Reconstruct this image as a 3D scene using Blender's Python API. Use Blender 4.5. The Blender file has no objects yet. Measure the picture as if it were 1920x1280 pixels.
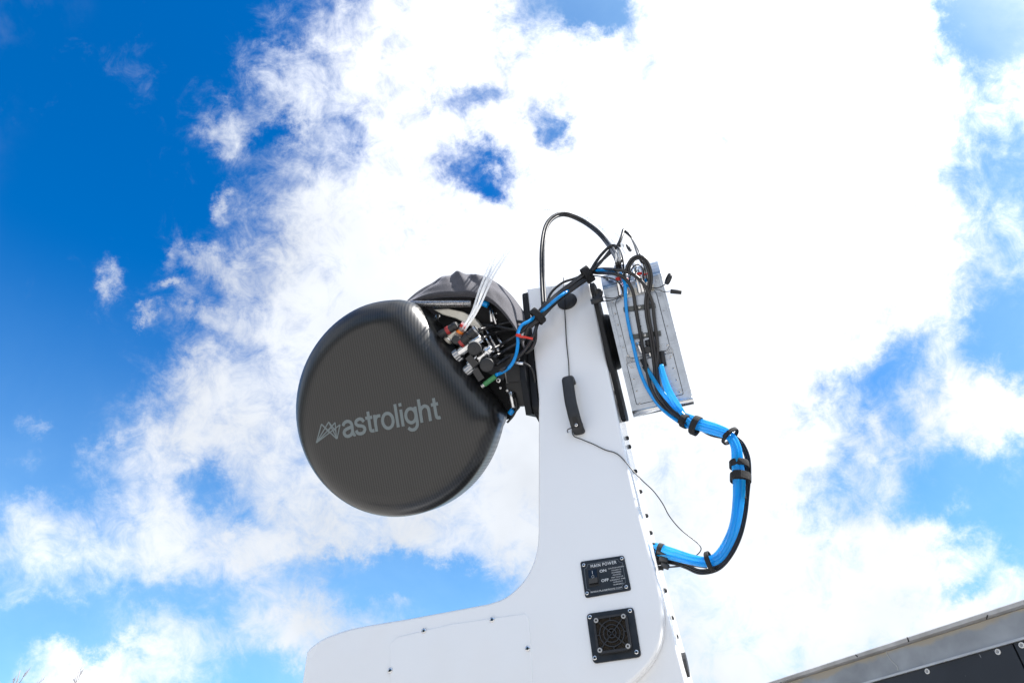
import bpy, math, random
from mathutils import Vector, Matrix, noise
random.seed(7)
R = math.radians
scene = bpy.context.scene
COL = scene.collection

# ------------------------------------------------------------------ camera
F = 1280.0                       # focal length in pixels of the 1920 px wide photograph
PITCH, YAW, ROLL = R(37.8), R(16.4), R(4.06)
CAM = Vector((0.55, -1.6, 1.6))
_h = Vector((-math.sin(YAW), math.cos(YAW), 0)); _r0 = Vector((math.cos(YAW), math.sin(YAW), 0)); _z = Vector((0, 0, 1))
FW = _h*math.cos(PITCH) + _z*math.sin(PITCH); _u0 = _r0.cross(FW)
RT = _r0*math.cos(ROLL) - _u0*math.sin(ROLL); UP = _r0*math.sin(ROLL) + _u0*math.cos(ROLL)
cam = bpy.data.cameras.new('camera'); co = bpy.data.objects.new('camera', cam); COL.objects.link(co)
cam.sensor_width = 36.0; cam.lens = 24.0; cam.clip_end = 3000; cam.clip_start = .02
m = Matrix((RT, UP, -FW)).transposed().to_4x4(); m.translation = CAM; co.matrix_world = m
scene.camera = co

# ------------------------------------------------------------------ sun, sky, exposure
SUN_EL, SUN_AZ = R(50), R(83)    # azimuth clockwise from +Y
SUN = Vector((math.sin(SUN_AZ)*math.cos(SUN_EL), math.cos(SUN_AZ)*math.cos(SUN_EL), math.sin(SUN_EL)))
sl = bpy.data.lights.new('sun', 'SUN'); sl.energy = 3.6; sl.angle = R(.8); sl.color = (1, .96, .9)
so = bpy.data.objects.new('sun', sl); COL.objects.link(so); so.rotation_euler = (-SUN).to_track_quat('-Z', 'Y').to_euler()
scene.view_settings.view_transform = 'Standard'; scene.view_settings.look = 'None'
scene.view_settings.gamma = 1; scene.view_settings.use_curve_mapping = False
scene.view_settings.exposure = 1.72

def ray(px, py): return (FW + RT*((px-960)/F) - UP*((py-640)/F)).normalized()

def build_world():
    w = bpy.data.worlds.new("World"); scene.world = w; w.use_nodes = True
    nt = w.node_tree; nt.nodes.clear(); L = nt.links
    def N(t, **k):
        n = nt.nodes.new(t)
        for a, b in k.items(): setattr(n, a, b)
        return n
    def setin(n, i, v):
        if isinstance(v, bpy.types.NodeSocket): L.new(v, n.inputs[i])
        elif v is not None: n.inputs[i].default_value = v
    def M(op, a, b=None, c=None, clamp=False):
        n = N('ShaderNodeMath', operation=op, use_clamp=clamp); setin(n, 0, a); setin(n, 1, b); setin(n, 2, c); return n.outputs[0]
    def V(op, a, b=None, c=None, out=0):
        n = N('ShaderNodeVectorMath', operation=op); setin(n, 0, a); setin(n, 1, b); setin(n, 2, c); return n.outputs[out]
    def NOI(vec, sc, det, rough=.55, dist=0., out=0):
        n = N('ShaderNodeTexNoise'); L.new(vec, n.inputs['Vector']); n.inputs['Scale'].default_value = sc
        n.inputs['Detail'].default_value = det; n.inputs['Roughness'].default_value = rough; n.inputs['Distortion'].default_value = dist
        return n.outputs[out]
    def SS(x, a, b):
        n = N('ShaderNodeMapRange', interpolation_type='SMOOTHSTEP'); setin(n, 0, x); n.inputs[1].default_value = a; n.inputs[2].default_value = b; return n.outputs[0]
    d = N('ShaderNodeTexCoord').outputs['Generated']
    sk = N('ShaderNodeTexSky', sky_type='NISHITA', sun_disc=False, sun_elevation=SUN_EL, sun_rotation=SUN_AZ)
    sk.ozone_density = 3.0; sk.dust_density = .6; sk.air_density = 1.0
    hs = N('ShaderNodeHueSaturation'); hs.inputs['Hue'].default_value = .506; hs.inputs['Saturation'].default_value = 1.7; hs.inputs['Value'].default_value = .68
    L.new(sk.outputs[0], hs.inputs['Color'])
    # the cloud field lives on a tilted plane high above the place: a world direction is projected on it
    dc = M('MAXIMUM', V('DOT_PRODUCT', d, tuple(FW), out=1), .08)
    inv = M('DIVIDE', 1.0, dc)
    cx = N('ShaderNodeCombineXYZ'); L.new(M('MULTIPLY', V('DOT_PRODUCT', d, tuple(RT), out=1), inv), cx.inputs[0])
    L.new(M('MULTIPLY', V('DOT_PRODUCT', d, tuple(UP), out=1), inv), cx.inputs[1])
    uv = cx.outputs[0]
    # ragged displacement of the masses
    wn = NOI(uv, 7.5, 9, .68, out=1)
    wv = V('MULTIPLY_ADD', wn, (.20, .20, 0), (-.10, -.10, 0))
    uw = V('ADD', uv, wv)
    masses = [  # centre and radii in pixels of the photo's own sky, amount
        (1250, 150, 400, 330, 3.), (850, 90, 200, 150, 2.), (1500, 560, 330, 330, 2.4), (1050, 600, 330, 260, 3.), (760, 480, 210, 200, 1.7), (720, 800, 250, 170, 2.), (650, 650, 150, 130, 1.1),
        (620, 150, 120, 90, 1.0), (560, 190, 70, 60, .6), (430, 235, 65, 38, .85), (640, 330, 90, 90, .8), (590, 470, 75, 75, .6), (540, 590, 70, 70, .6),
        (480, 690, 110, 80, .9), (380, 740, 100, 60, .9), (500, 800, 150, 90, 1.2), (330, 850, 90, 70, .8), (260, 950, 110, 60, .8), (560, 960, 220, 90, 1.6), (420, 1040, 230, 60, 1.3), (120, 1020, 190, 65, .9), (40, 960, 60, 40, .5), (60, 1120, 120, 40, .7),
        (220, 1235, 150, 75, 1.8), (330, 1170, 60, 40, .5), (560, 1180, 150, 60, 1.6), (840, 1000, 140, 80, 1.3), (960, 1060, 60, 60, 1.), (720, 1140, 50, 25, .6),
        (1250, 1000, 330, 300, 3.), (1600, 1180, 330, 130, 2.5), (1620, 1060, 130, 70, 1.), (1860, 770, 100, 75, 1.6), (1700, 480, 140, 170, 1.6), (1600, 1000, 110, 60, 1.), (1420, 840, 120, 200, 1.8),
        (1890, 170, 60, 90, 1.3), (1690, 150, 110, 280, 2.2), (1500, 300, 250, 300, 2.), (1750, 560, 90, 100, .9), (1880, 480, 60, 60, .7), (1740, 1040, 60, 40, .6), (1590, 830, 60, 90, .6), (1880, 1100, 80, 50, .8),
        (216, 512, 26, 28, .62), (325, 546, 40, 14, .6), (266, 592, 22, 14, .6), (330, 480, 20, 40, .45), (385, 470, 50, 26, .6), (430, 500, 40, 30, .5), (375, 590, 45, 22, .5), (440, 590, 40, 30, .4),
        (55, 795, 50, 22, .5), (430, 365, 14, 26, .5), (215, 850, 60, 30, .45), (60, 870, 34, 30, .35), (530, 90, 60, 20, .3),
    ]
    gaps = [(372, 900, 46, 36, -.5), (455, 955, 42, 26, -.42), (800, 1105, 130, 38, -.9), (620, 1075, 50, 18, -.25), (918, 338, 50, 34, -.8), (860, 300, 50, 30, -.42),
        (1022, 238, 34, 40, -.72), (905, 180, 75, 40, -.55), (990, 50, 60, 60, -.4), (1115, 12, 80, 42, -1.15), (590, 345, 50, 60, -.35), (500, 240, 34, 26, -.5), (650, 245, 36, 30, -.3), (545, 220, 26, 26, -.4),
        (1600, 740, 66, 46, -.5), (1560, 890, 50, 66, -.58), (1790, 940, 115, 58, -.6), (1700, 800, 50, 80, -.4), (1840, 40, 70, 80, -1.0), (1850, 330, 90, 110, -.5), (1860, 520, 70, 80, -.38),
        (1860, 640, 90, 60, -.7), (200, 1135, 130, 22, -.3), (150, 1180, 110, 26, -.6), (10, 1210, 50, 60, -.4), (1810, 1110, 60, 22, -.5), (1420, 0, 40, 20, -.3), (1690, 690, 60, 40, -.4)]
    def summed(lst, acc=None):
        for (x, y, rx, ry, amp) in lst:
            u, v_ = (x-960)/F, (640-y)/F; sx, sy = F/rx, F/ry
            q = V('MULTIPLY_ADD', uw, (sx, sy, 0), (-u*sx, -v_*sy, 0))
            e = M('POWER', .3679, V('DOT_PRODUCT', q, q, out=1))
            acc = M('MULTIPLY_ADD', e, amp, acc if acc is not None else 0.0)
        return acc
    acc = M('SUBTRACT', 1.0, M('POWER', .3679, M('MULTIPLY', summed(masses), 1.15)))
    acc = summed([(x, y, rx*1.12, ry*1.12, a_*.92) for x, y, rx, ry, a_ in gaps], acc)
    n1 = NOI(uv, 4.2, 10, .62, .35)
    n2 = NOI(uv, 21, 9, .7, .5)
    f = M('MULTIPLY_ADD', M('SUBTRACT', n1, .5), 1.25, acc)
    f = M('MULTIPLY_ADD', M('SUBTRACT', n2, .5), 1.0, f)
    cov_here = SS(f, .10, 1.05)
    # rest of the sky dome: same kind of broken cloud
    nd = NOI(d, 2.3, 8, .6, .4)
    cov_here = M('POWER', cov_here, 1.5)
    cov_far = SS(nd, .44, .62)
    win = SS(V('LENGTH', uv, out=1), .75, 1.15)
    mx = N('ShaderNodeMix', data_type='FLOAT'); L.new(win, mx.inputs[0]); L.new(cov_here, mx.inputs[2]); L.new(cov_far, mx.inputs[3])
    cov = mx.outputs[0]
    sep = N('ShaderNodeSeparateXYZ'); L.new(d, sep.inputs[0])
    # cloud light: brighter towards the sun, a little greyer where thick
    cs = M('MAXIMUM', V('DOT_PRODUCT', d, tuple(SUN), out=1), 0.0)
    glow = M('POWER', cs, 4.0)
    thick = SS(NOI(uv, 2.4, 5, .55), .35, .75)
    veil = M('ADD', M('MULTIPLY', M('SUBTRACT', 1.0, SS(sep.outputs[2], .12, .66)), .45), M('MULTIPLY_ADD', SS(cs, .48, .85), .42, .0))
    veil = M('MULTIPLY', veil, M('MULTIPLY_ADD', n1, .8, .6))
    raw = V('DOT_PRODUCT', d, tuple(SUN), out=1)
    lum = M('MULTIPLY_ADD', glow, 3.5, M('MULTIPLY_ADD', M('SUBTRACT', 1.0, SS(raw, -.7, 0.)), 4.0, M('MULTIPLY_ADD', SS(cs, .02, .45), .95, 2.75)))      # clouds facing the sun, boosted behind the camera to lighten the arm
    lum = M('MULTIPLY', lum, M('MULTIPLY_ADD', thick, -.3, 1.12))
    tint = N('ShaderNodeMix', data_type='RGBA'); L.new(SS(cs, .25, .8), tint.inputs[0]); tint.inputs[6].default_value = (.90, .94, 1.0, 1); tint.inputs[7].default_value = (1, 1, 1.0, 1)
    cc = V('SCALE', tint.outputs[2]); cc.node.inputs['Scale'].default_value = 1; L.new(lum, cc.node.inputs['Scale'])
    mv = N('ShaderNodeMix', data_type='RGBA'); mv.clamp_factor = True; L.new(veil, mv.inputs[0]); L.new(hs.outputs[0], mv.inputs[6]); mv.inputs[7].default_value = (2.2, 3.25, 3.75, 1)
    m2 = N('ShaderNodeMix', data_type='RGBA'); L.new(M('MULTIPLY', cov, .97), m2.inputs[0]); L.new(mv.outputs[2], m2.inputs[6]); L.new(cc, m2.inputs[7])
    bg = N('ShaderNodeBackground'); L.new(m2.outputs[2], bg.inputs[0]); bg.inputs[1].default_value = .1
    out = N('ShaderNodeOutputWorld'); L.new(bg.outputs[0], out.inputs[0])
    w.cycles.sampling_method = 'MANUAL'; w.cycles.sample_map_resolution = 512
build_world()

# ------------------------------------------------------------------ points
ALT = R(30)                      # the telescope looks 30 degrees down about the x axis
XV = Vector((1, 0, 0)); NV = Vector((0, -math.cos(ALT), -math.sin(ALT))); VV = Vector((0, -math.sin(ALT), math.cos(ALT)))
CC = Vector((-.24, -.108, 2.675))
def at(px, py, Y=0.):            # where a line of sight meets the vertical plane y = Y
    d = ray(px, py); return CAM + d*((Y-CAM.y)/d.y)
def O(x, y, d): return CC + XV*x + VV*y - NV*d      # telescope's own frame: across, up, backwards
def oi(px, py, d):
    q = ray(px, py); P0 = CC - NV*d; t = (P0-CAM).dot(NV)/q.dot(NV); w = CAM + q*t - P0; return w.dot(XV), w.dot(VV)
def ot(px, py, d): x, y = oi(px, py, d); return O(x, y, d)
def pt(p):
    if len(p) == 4: return ot(p[0], p[1], p[3])
    return at(*p)
def pxm(P): return (P-CAM).dot(FW)/F                # metres per photo pixel at a point

# ------------------------------------------------------------------ materials
def mat(name, col, rough=.5, metal=0., coat=0., bump=None, var=None, spec=.5, sss=0, trans=0, aniso=0):
    m = bpy.data.materials.new(name); m.use_nodes = True; nt = m.node_tree; b = nt.nodes['Principled BSDF']; L = nt.links
    b.inputs['Base Color'].default_value = (*col, 1); b.inputs['Roughness'].default_value = rough; b.inputs['Metallic'].default_value = metal
    b.inputs['Coat Weight'].default_value = coat; b.inputs['Specular IOR Level'].default_value = spec
    if trans: b.inputs['Transmission Weight'].default_value = trans
    if sss: b.inputs['Subsurface Weight'].default_value = sss; b.inputs['Subsurface Radius'].default_value = (.01, .01, .01); b.inputs['Subsurface Scale'].default_value = .3
    tc = nt.nodes.new('ShaderNodeTexCoord')
    if var:
        sc, amt = var; n = nt.nodes.new('ShaderNodeTexNoise'); L.new(tc.outputs['Object'], n.inputs['Vector']); n.inputs['Scale'].default_value = sc; n.inputs['Detail'].default_value = 6
        mr = nt.nodes.new('ShaderNodeMapRange'); L.new(n.outputs[0], mr.inputs[0]); mr.inputs[1].default_value = .3; mr.inputs[2].default_value = .7
        mr.inputs[3].default_value = 1-amt; mr.inputs[4].default_value = 1+amt
        vm = nt.nodes.new('ShaderNodeVectorMath'); vm.operation = 'SCALE'; vm.inputs[0].default_value = col; L.new(mr.outputs[0], vm.inputs['Scale']); L.new(vm.outputs[0], b.inputs['Base Color'])
        r2 = nt.nodes.new('ShaderNodeMapRange'); L.new(n.outputs[0], r2.inputs[0]); r2.inputs[3].default_value = max(.02, rough-.12); r2.inputs[4].default_value = rough+.12; L.new(r2.outputs[0], b.inputs['Roughness'])
    if bump:
        sc, st = bump; n = nt.nodes.new('ShaderNodeTexNoise'); L.new(tc.outputs['Object'], n.inputs['Vector']); n.inputs['Scale'].default_value = sc; n.inputs['Detail'].default_value = 3
        bp = nt.nodes.new('ShaderNodeBump'); bp.inputs['Strength'].default_value = st; bp.inputs['Distance'].default_value = .002; L.new(n.outputs[0], bp.inputs['Height']); L.new(bp.outputs[0], b.inputs['Normal'])
    return m
WHITE = mat('white_gloss_paint', (.86, .865, .875), .22, coat=.35, bump=(160, .09), var=(3, .012))
BLACKP = mat('black_anodised', (.016, .018, .022), .38, spec=.5, var=(30, .25), bump=(300, .1))
BLACKS = mat('black_powder_coat', (.012, .013, .015), .6, spec=.25, var=(30, .2))
BLACKM = mat('black_matt_plastic', (.02, .021, .024), .55, var=(60, .2))
GLOSSB = mat('black_gloss', (.008, .009, .012), .18)
RUBBER = mat('black_cable_jacket', (.018, .018, .02), .36, var=(80, .25))
VELCRO = mat('black_hook_and_loop', (.014, .014, .016), .85, bump=(900, .9))
STEEL = mat('stainless_steel', (.72, .72, .73), .2, metal=1, var=(120, .1))
STEELD = mat('worn_steel', (.42, .43, .45), .32, metal=1, var=(90, .25))
BLUE = mat('blue_hose', (.0, .40, .88), .18, coat=.6)
def glowthrough():   # semi-transparent plastic lets the sun through from behind
    nt = BLUE.node_tree; L = nt.links; p = nt.nodes['Principled BSDF']; tl = nt.nodes.new('ShaderNodeBsdfTranslucent'); tl.inputs[0].default_value = (.28, .74, 1, 1)
    a = nt.nodes.new('ShaderNodeMixShader'); a.inputs[0].default_value = .55; L.new(p.outputs[0], a.inputs[1]); L.new(tl.outputs[0], a.inputs[2]); L.new(a.outputs[0], nt.nodes['Material Output'].inputs[0])
glowthrough()
BLUEC = mat('blue_cable_jacket', (.0, .27, .72), .3, var=(40, .1))
RED = mat('red_band', (.62, .03, .02), .45)
REDD = mat('dull_red_band', (.35, .03, .03), .45)
ORANGE = mat('orange_tag', (.85, .22, .03), .5)
GREEN = mat('green_sleeve', (.05, .22, .08), .5)
CREAM = mat('cream_metal', (.62, .60, .54), .35, metal=.4, var=(40, .15))
def milky():
    m = mat('milky_tube', (.9, .92, .94), .3); nt = m.node_tree; L = nt.links; p = nt.nodes['Principled BSDF']; out = nt.nodes['Material Output']
    tr = nt.nodes.new('ShaderNodeBsdfTransparent'); tl = nt.nodes.new('ShaderNodeBsdfTranslucent'); tl.inputs[0].default_value = (.95, .96, .97, 1)
    a = nt.nodes.new('ShaderNodeMixShader'); a.inputs[0].default_value = .75; L.new(p.outputs[0], a.inputs[1]); L.new(tl.outputs[0], a.inputs[2])
    c = nt.nodes.new('ShaderNodeMixShader'); c.inputs[0].default_value = .7; L.new(tr.outputs[0], c.inputs[1]); L.new(a.outputs[0], c.inputs[2]); L.new(c.outputs[0], out.inputs[0]); return m
CLEARW = milky()
FOAM = mat('brown_filter_foam', (.05, .04, .03), .95, bump=(900, 1.), var=(700, .6))
INK = mat('white_print', (.62, .64, .66), .5)
LOGO = mat('grey_print', (.145, .175, .185), .5)
LABEL = mat('grey_label', (.4, .4, .4), .4)
SOCK = mat('dark_socket', (.01, .01, .01), .6)

def alu_mat():
    m = mat('machined_aluminium', (.66, .68, .71), .34, metal=1, bump=(60, .05)); nt = m.node_tree; L = nt.links; b = nt.nodes['Principled BSDF']
    tc = nt.nodes.new('ShaderNodeTexCoord'); n = nt.nodes.new('ShaderNodeTexNoise'); L.new(tc.outputs['Object'], n.inputs['Vector']); n.inputs['Scale'].default_value = 13; n.inputs['Detail'].default_value = 9; n.inputs['Distortion'].default_value = 1.6
    mp = nt.nodes.new('ShaderNodeMapping'); L.new(tc.outputs['Object'], mp.inputs[0]); mp.inputs['Scale'].default_value = (12, 420, 420)
    n2 = nt.nodes.new('ShaderNodeTexNoise'); L.new(mp.outputs[0], n2.inputs['Vector']); n2.inputs['Scale'].default_value = 1.; n2.inputs['Detail'].default_value = 3
    ad = nt.nodes.new('ShaderNodeMath'); ad.operation = 'MULTIPLY_ADD'; L.new(n2.outputs[0], ad.inputs[0]); ad.inputs[1].default_value = .35; L.new(n.outputs[0], ad.inputs[2])
    r = nt.nodes.new('ShaderNodeMapRange'); L.new(ad.outputs[0], r.inputs[0]); r.inputs[1].default_value = .4; r.inputs[2].default_value = .95; r.inputs[3].default_value = .2; r.inputs[4].default_value = .48; L.new(r.outputs[0], b.inputs['Roughness'])
    cr = nt.nodes.new('ShaderNodeMix'); cr.data_type = 'RGBA'; L.new(ad.outputs[0], cr.inputs[0]); cr.inputs[6].default_value = (.07, .09, .125, 1); cr.inputs[7].default_value = (.55, .61, .70, 1); L.new(cr.outputs[2], b.inputs['Base Color'])  # blotchy blue-grey base colour stands in for patchy reflections on the metal
    return m
ALU = alu_mat()
ALU2 = mat('smooth_aluminium', (.7, .71, .73), .28, metal=1, var=(30, .08))

def carbon_mat(name, period, ax=(1, 0, 0), rough=.36):
    m = mat(name, (.03, .03, .031), rough, coat=.35, spec=.4); nt = m.node_tree; L = nt.links; b = nt.nodes['Principled BSDF']
    b.inputs['Coat Roughness'].default_value = .22
    tc = nt.nodes.new('ShaderNodeTexCoord')
    def wave(axis, per, ph=None):
        dn = nt.nodes.new('ShaderNodeVectorMath'); dn.operation = 'DOT_PRODUCT'; L.new(tc.outputs['Object'], dn.inputs[0]); dn.inputs[1].default_value = axis
        k = nt.nodes.new('ShaderNodeMath'); k.operation = 'MULTIPLY_ADD'; L.new(dn.outputs['Value'], k.inputs[0]); k.inputs[1].default_value = 6.2832/per; k.inputs[2].default_value = 0
        if ph: L.new(ph, k.inputs[2])
        s = nt.nodes.new('ShaderNodeMath'); s.operation = 'SINE'; L.new(k.outputs[0], s.inputs[0]); return s.outputs[0]
    n = nt.nodes.new('ShaderNodeTexNoise'); L.new(tc.outputs['Object'], n.inputs['Vector']); n.inputs['Scale'].default_value = 6; n.inputs['Detail'].default_value = 4
    w1 = wave(ax, period, n.outputs[0]); w2 = wave(tuple(VV), period*.55)
    mu = nt.nodes.new('ShaderNodeMath'); mu.operation = 'MULTIPLY_ADD'; L.new(w2, mu.inputs[0]); mu.inputs[1].default_value = .35; L.new(w1, mu.inputs[2])
    mr = nt.nodes.new('ShaderNodeMapRange'); L.new(mu.outputs[0], mr.inputs[0]); mr.inputs[1].default_value = -1.2; mr.inputs[2].default_value = 1.2
    cr = nt.nodes.new('ShaderNodeMix'); cr.data_type = 'RGBA'; L.new(mr.outputs[0], cr.inputs[0]); cr.inputs[6].default_value = (.007, .0069, .007, 1); cr.inputs[7].default_value = (.025, .0243, .0243, 1); L.new(cr.outputs[2], b.inputs['Base Color'])
    r2 = nt.nodes.new('ShaderNodeMapRange'); L.new(mr.outputs[0], r2.inputs[0]); r2.inputs[3].default_value = rough-.06; r2.inputs[4].default_value = rough+.08; L.new(r2.outputs[0], b.inputs['Roughness'])
    bp = nt.nodes.new('ShaderNodeBump'); bp.inputs['Strength'].default_value = .12; bp.inputs['Distance'].default_value = .0006; L.new(mr.outputs[0], bp.inputs['Height']); L.new(bp.outputs[0], b.inputs['Normal'])
    return m
CARBON = carbon_mat('carbon_fibre_weave', .0075)
CTUBE = mat('carbon_truss_tube', (.3, .3, .31), .25, metal=.8, var=(200, .5))

def cloth_mat():
    m = mat('dark_grey_cloth', (.05, .049, .057), .9, bump=(1100, .5), var=(260, .28)); b = m.node_tree.nodes['Principled BSDF']; b.inputs['Sheen Weight'].default_value = .4; b.inputs['Sheen Tint'].default_value = (.6, .6, .7, 1); return m
CLOTH = cloth_mat()

# ------------------------------------------------------------------ mesh tools
def wloc(o):
    v = Vector((0, 0, 0))
    while o: v = v + o.location; o = o.parent
    return v
class MB:
    def __init__(s): s.v = []; s.f = []; s.mi = []; s.sm = []
    def add(s, vs, fs, mi=0, smooth=False):
        k = len(s.v); s.v += [Vector(v) for v in vs]
        for f in fs: s.f.append([i+k for i in f]); s.mi.append(mi); s.sm.append(smooth)
        return s
    def box(s, c, hx, hy, hz, ax=None, mi=0):
        ax = ax or (Vector((1, 0, 0)), Vector((0, 1, 0)), Vector((0, 0, 1)))
        vs = [Vector(c)+ax[0]*(hx*i)+ax[1]*(hy*j)+ax[2]*(hz*k) for i in (-1, 1) for j in (-1, 1) for k in (-1, 1)]
        return s.add(vs, [(0, 1, 3, 2), (4, 6, 7, 5), (0, 4, 5, 1), (2, 3, 7, 6), (0, 2, 6, 4), (1, 5, 7, 3)], mi)
    def loft(s, rings, closed=True, cap0=False, cap1=False, mi=0, smooth=True):
        n = len(rings[0]); vs = [p for r in rings for p in r]; fs = []
        for a in range(len(rings)-1):
            for i in range(n if closed else n-1):
                j = (i+1) % n; fs.append((a*n+i, a*n+j, (a+1)*n+j, (a+1)*n+i))
        s.add(vs, fs, mi, smooth); k = len(s.v)-len(vs)
        if cap0: s.f.append([k+i for i in range(n)][::-1]); s.mi.append(mi); s.sm.append(False)
        if cap1: s.f.append([k+(len(rings)-1)*n+i for i in range(n)]); s.mi.append(mi); s.sm.append(False)
        return s
    def cyl(s, a, b, r, r2=None, n=20, mi=0, bev=0.12, sq=1.):
        a, b = Vector(a), Vector(b); r2 = r if r2 is None else r2; ax = (b-a).normalized(); t = ax.orthogonal().normalized(); u = ax.cross(t)
        def ring(p, rr): return [p + t*(math.cos(k*math.tau/n)*rr) + u*(math.sin(k*math.tau/n)*rr*sq) for k in range(n)]
        L_ = (b-a).length; e = min(bev*min(r, r2), L_*.3)
        return s.loft([ring(a, r-e), ring(a+ax*e, r), ring(b-ax*e, r2), ring(b, r2-e)], cap0=True, cap1=True, mi=mi)
    def lathe(s, a, ax, prof, n=20, mi=0):
        a = Vector(a); ax = Vector(ax).normalized(); t = ax.orthogonal().normalized(); u = ax.cross(t)
        return s.loft([[a+ax*z+t*(math.cos(k*math.tau/n)*r)+u*(math.sin(k*math.tau/n)*r) for k in range(n)] for r, z in prof], mi=mi)
    def tube(s, P, r, n=10, sub=6, mi=0, prof=None, cap=True):
        P = [Vector(p) for p in P]; Q = [P[0]*2-P[1]]+P+[P[-1]*2-P[-2]]; pts = []
        for i in range(1, len(Q)-2):
            p0, p1, p2, p3 = Q[i-1:i+3]
            for k in range(sub):
                t = k/sub; pts.append(.5*((2*p1)+(p2-p0)*t+(2*p0-5*p1+4*p2-p3)*t*t+(3*p1-p0-3*p2+p3)*t**3))
        pts.append(P[-1]); rings = []; tn = None
        for i, p in enumerate(pts):
            d = (pts[min(i+1, len(pts)-1)]-pts[max(i-1, 0)]).normalized()
            if tn is None: tn = d.orthogonal().normalized()
            tn = (tn-d*tn.dot(d)).normalized(); u = d.cross(tn)
            rr = r if not callable(r) else r(i/(len(pts)-1))
            rings.append([p+tn*(math.cos(k*math.tau/n)*rr)+u*(math.sin(k*math.tau/n)*rr) for k in range(n)])
        return s.loft(rings, cap0=cap, cap1=cap, mi=mi)
    def prism(s, poly, fr, d0, d1, bev=0., mi=0, seg=3, smooth=False, back=True):
        """poly in 2D (counter-clockwise), fr(x, y, d) -> point; d0 is the visible face, bevelled"""
        def off(pl, e):
            if e == 0: return pl
            n = len(pl); o = []
            for i in range(n):
                a, b, c = Vector(pl[i-1]), Vector(pl[i]), Vector(pl[(i+1) % n]); t1 = (b-a).normalized(); t2 = (c-b).normalized()
                nn = Vector((-t1.y-t2.y, t1.x+t2.x)); l = nn.length; nn = nn/l if l > 1e-6 else Vector((-t1.y, t1.x)); cs = max(.5, nn.dot(Vector((-t1.y, t1.x)))); o.append(tuple(b+nn*(e/cs)))
            return o
        sg = 1 if d1 > d0 else -1; rings = []
        if bev:
            for k in range(seg+1):
                a = k/seg*math.pi/2; rings.append([fr(x, y, d0+sg*bev*(1-math.sin(a))) for x, y in off(poly, bev*(1-math.cos(a)))][:])
            rings = rings[::-1]      # from face centre outward
        else: rings.append([fr(x, y, d0) for x, y in poly])
        rings.append([fr(x, y, d1) for x, y in poly])
        return s.loft(rings, cap0=True, cap1=back, mi=mi, smooth=smooth)
    def build(s, name, mats, parent=None, shade=None, fix=True):
        me = bpy.data.meshes.new(name); w = wloc(parent)
        me.from_pydata([tuple(v-w) for v in s.v], [], s.f)
        for m_ in (mats if isinstance(mats, (list, tuple)) else [mats]): me.materials.append(m_)
        me.polygons.foreach_set('material_index', s.mi); me.polygons.foreach_set('use_smooth', s.sm)
        if fix:
            import bmesh
            b = bmesh.new(); b.from_mesh(me); bmesh.ops.recalc_face_normals(b, faces=b.faces); b.to_mesh(me); b.free()
        o = bpy.data.objects.new(name, me); COL.objects.link(o)
        if parent: o.parent = parent
        return o
def tag(o, label, cat=None, group=None):
    o['label'] = label
    if cat: o['category'] = cat
    if group: o['group'] = group
    return o
def thing(name, loc, label, cat, group=None):
    o = bpy.data.objects.new(name, None); COL.objects.link(o); o.location = loc; o.empty_display_size = .1
    return tag(o, label, cat, group)
def place(me, name, P, nrm, scale, parent, roll=0.):
    o = bpy.data.objects.new(name, me); COL.objects.link(o); o.parent = parent
    q = Vector(nrm).to_track_quat('Z', 'Y'); o.rotation_mode = 'QUATERNION'; o.rotation_quaternion = q @ Matrix.Rotation(roll, 3, 'Z').to_quaternion()
    o.location = Vector(P)-wloc(parent); o.scale = (scale,)*3; return o
def ccw(p):
    a = sum(p[i-1][0]*p[i][1]-p[i][0]*p[i-1][1] for i in range(len(p))); return p if a > 0 else p[::-1]
def rrect(x0, y0, x1, y1, r, n=5, sk=None):
    o = []
    for cx, cy, a in ((x1-r, y0+r, -90), (x1-r, y1-r, 0), (x0+r, y1-r, 90), (x0+r, y0+r, 180)):
        for k in range(n+1): t = R(a+90*k/n); o.append((cx+r*math.cos(t), cy+r*math.sin(t)))
    return o
def rquad(c, r, n=5):               # rounded polygon
    c = ccw(c); o = []
    for i in range(len(c)):
        a, b, d = Vector(c[i-1]), Vector(c[i]), Vector(c[(i+1) % len(c)]); rr = r[i] if isinstance(r, (list, tuple)) else r
        p = b+(a-b).normalized()*rr; q = b+(d-b).normalized()*rr
        for k in range(n+1): t = k/n; o.append(tuple(p*(1-t)**2+b*2*t*(1-t)+q*t*t))
    return o
FX = lambda x, y, d: Vector((x, d, y))       # x, z drawing on the mount's upright face, depth = world y
def screw_mesh(name, mats, dome=.35):
    b = MB(); n = 18
    b.lathe((0, 0, 0), (0, 0, 1), [(1, 0), (1, .25), (.86, dome+.06), (.6, dome+.12), (.46, dome+.12)], n)
    b.lathe((0, 0, 0), (0, 0, 1), [(.46, dome+.12), (.44, dome-.15), (.001, dome-.18)], 6, mi=1)
    w = b.build(name, mats); me = w.data; bpy.data.objects.remove(w); return me
SCREW = screw_mesh('screw', [STEEL, SOCK]); SCREWB = screw_mesh('bolt', [BLACKM, SOCK], .7); SCREWF = screw_mesh('washer_screw', [LABEL, SOCK], .15)

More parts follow.
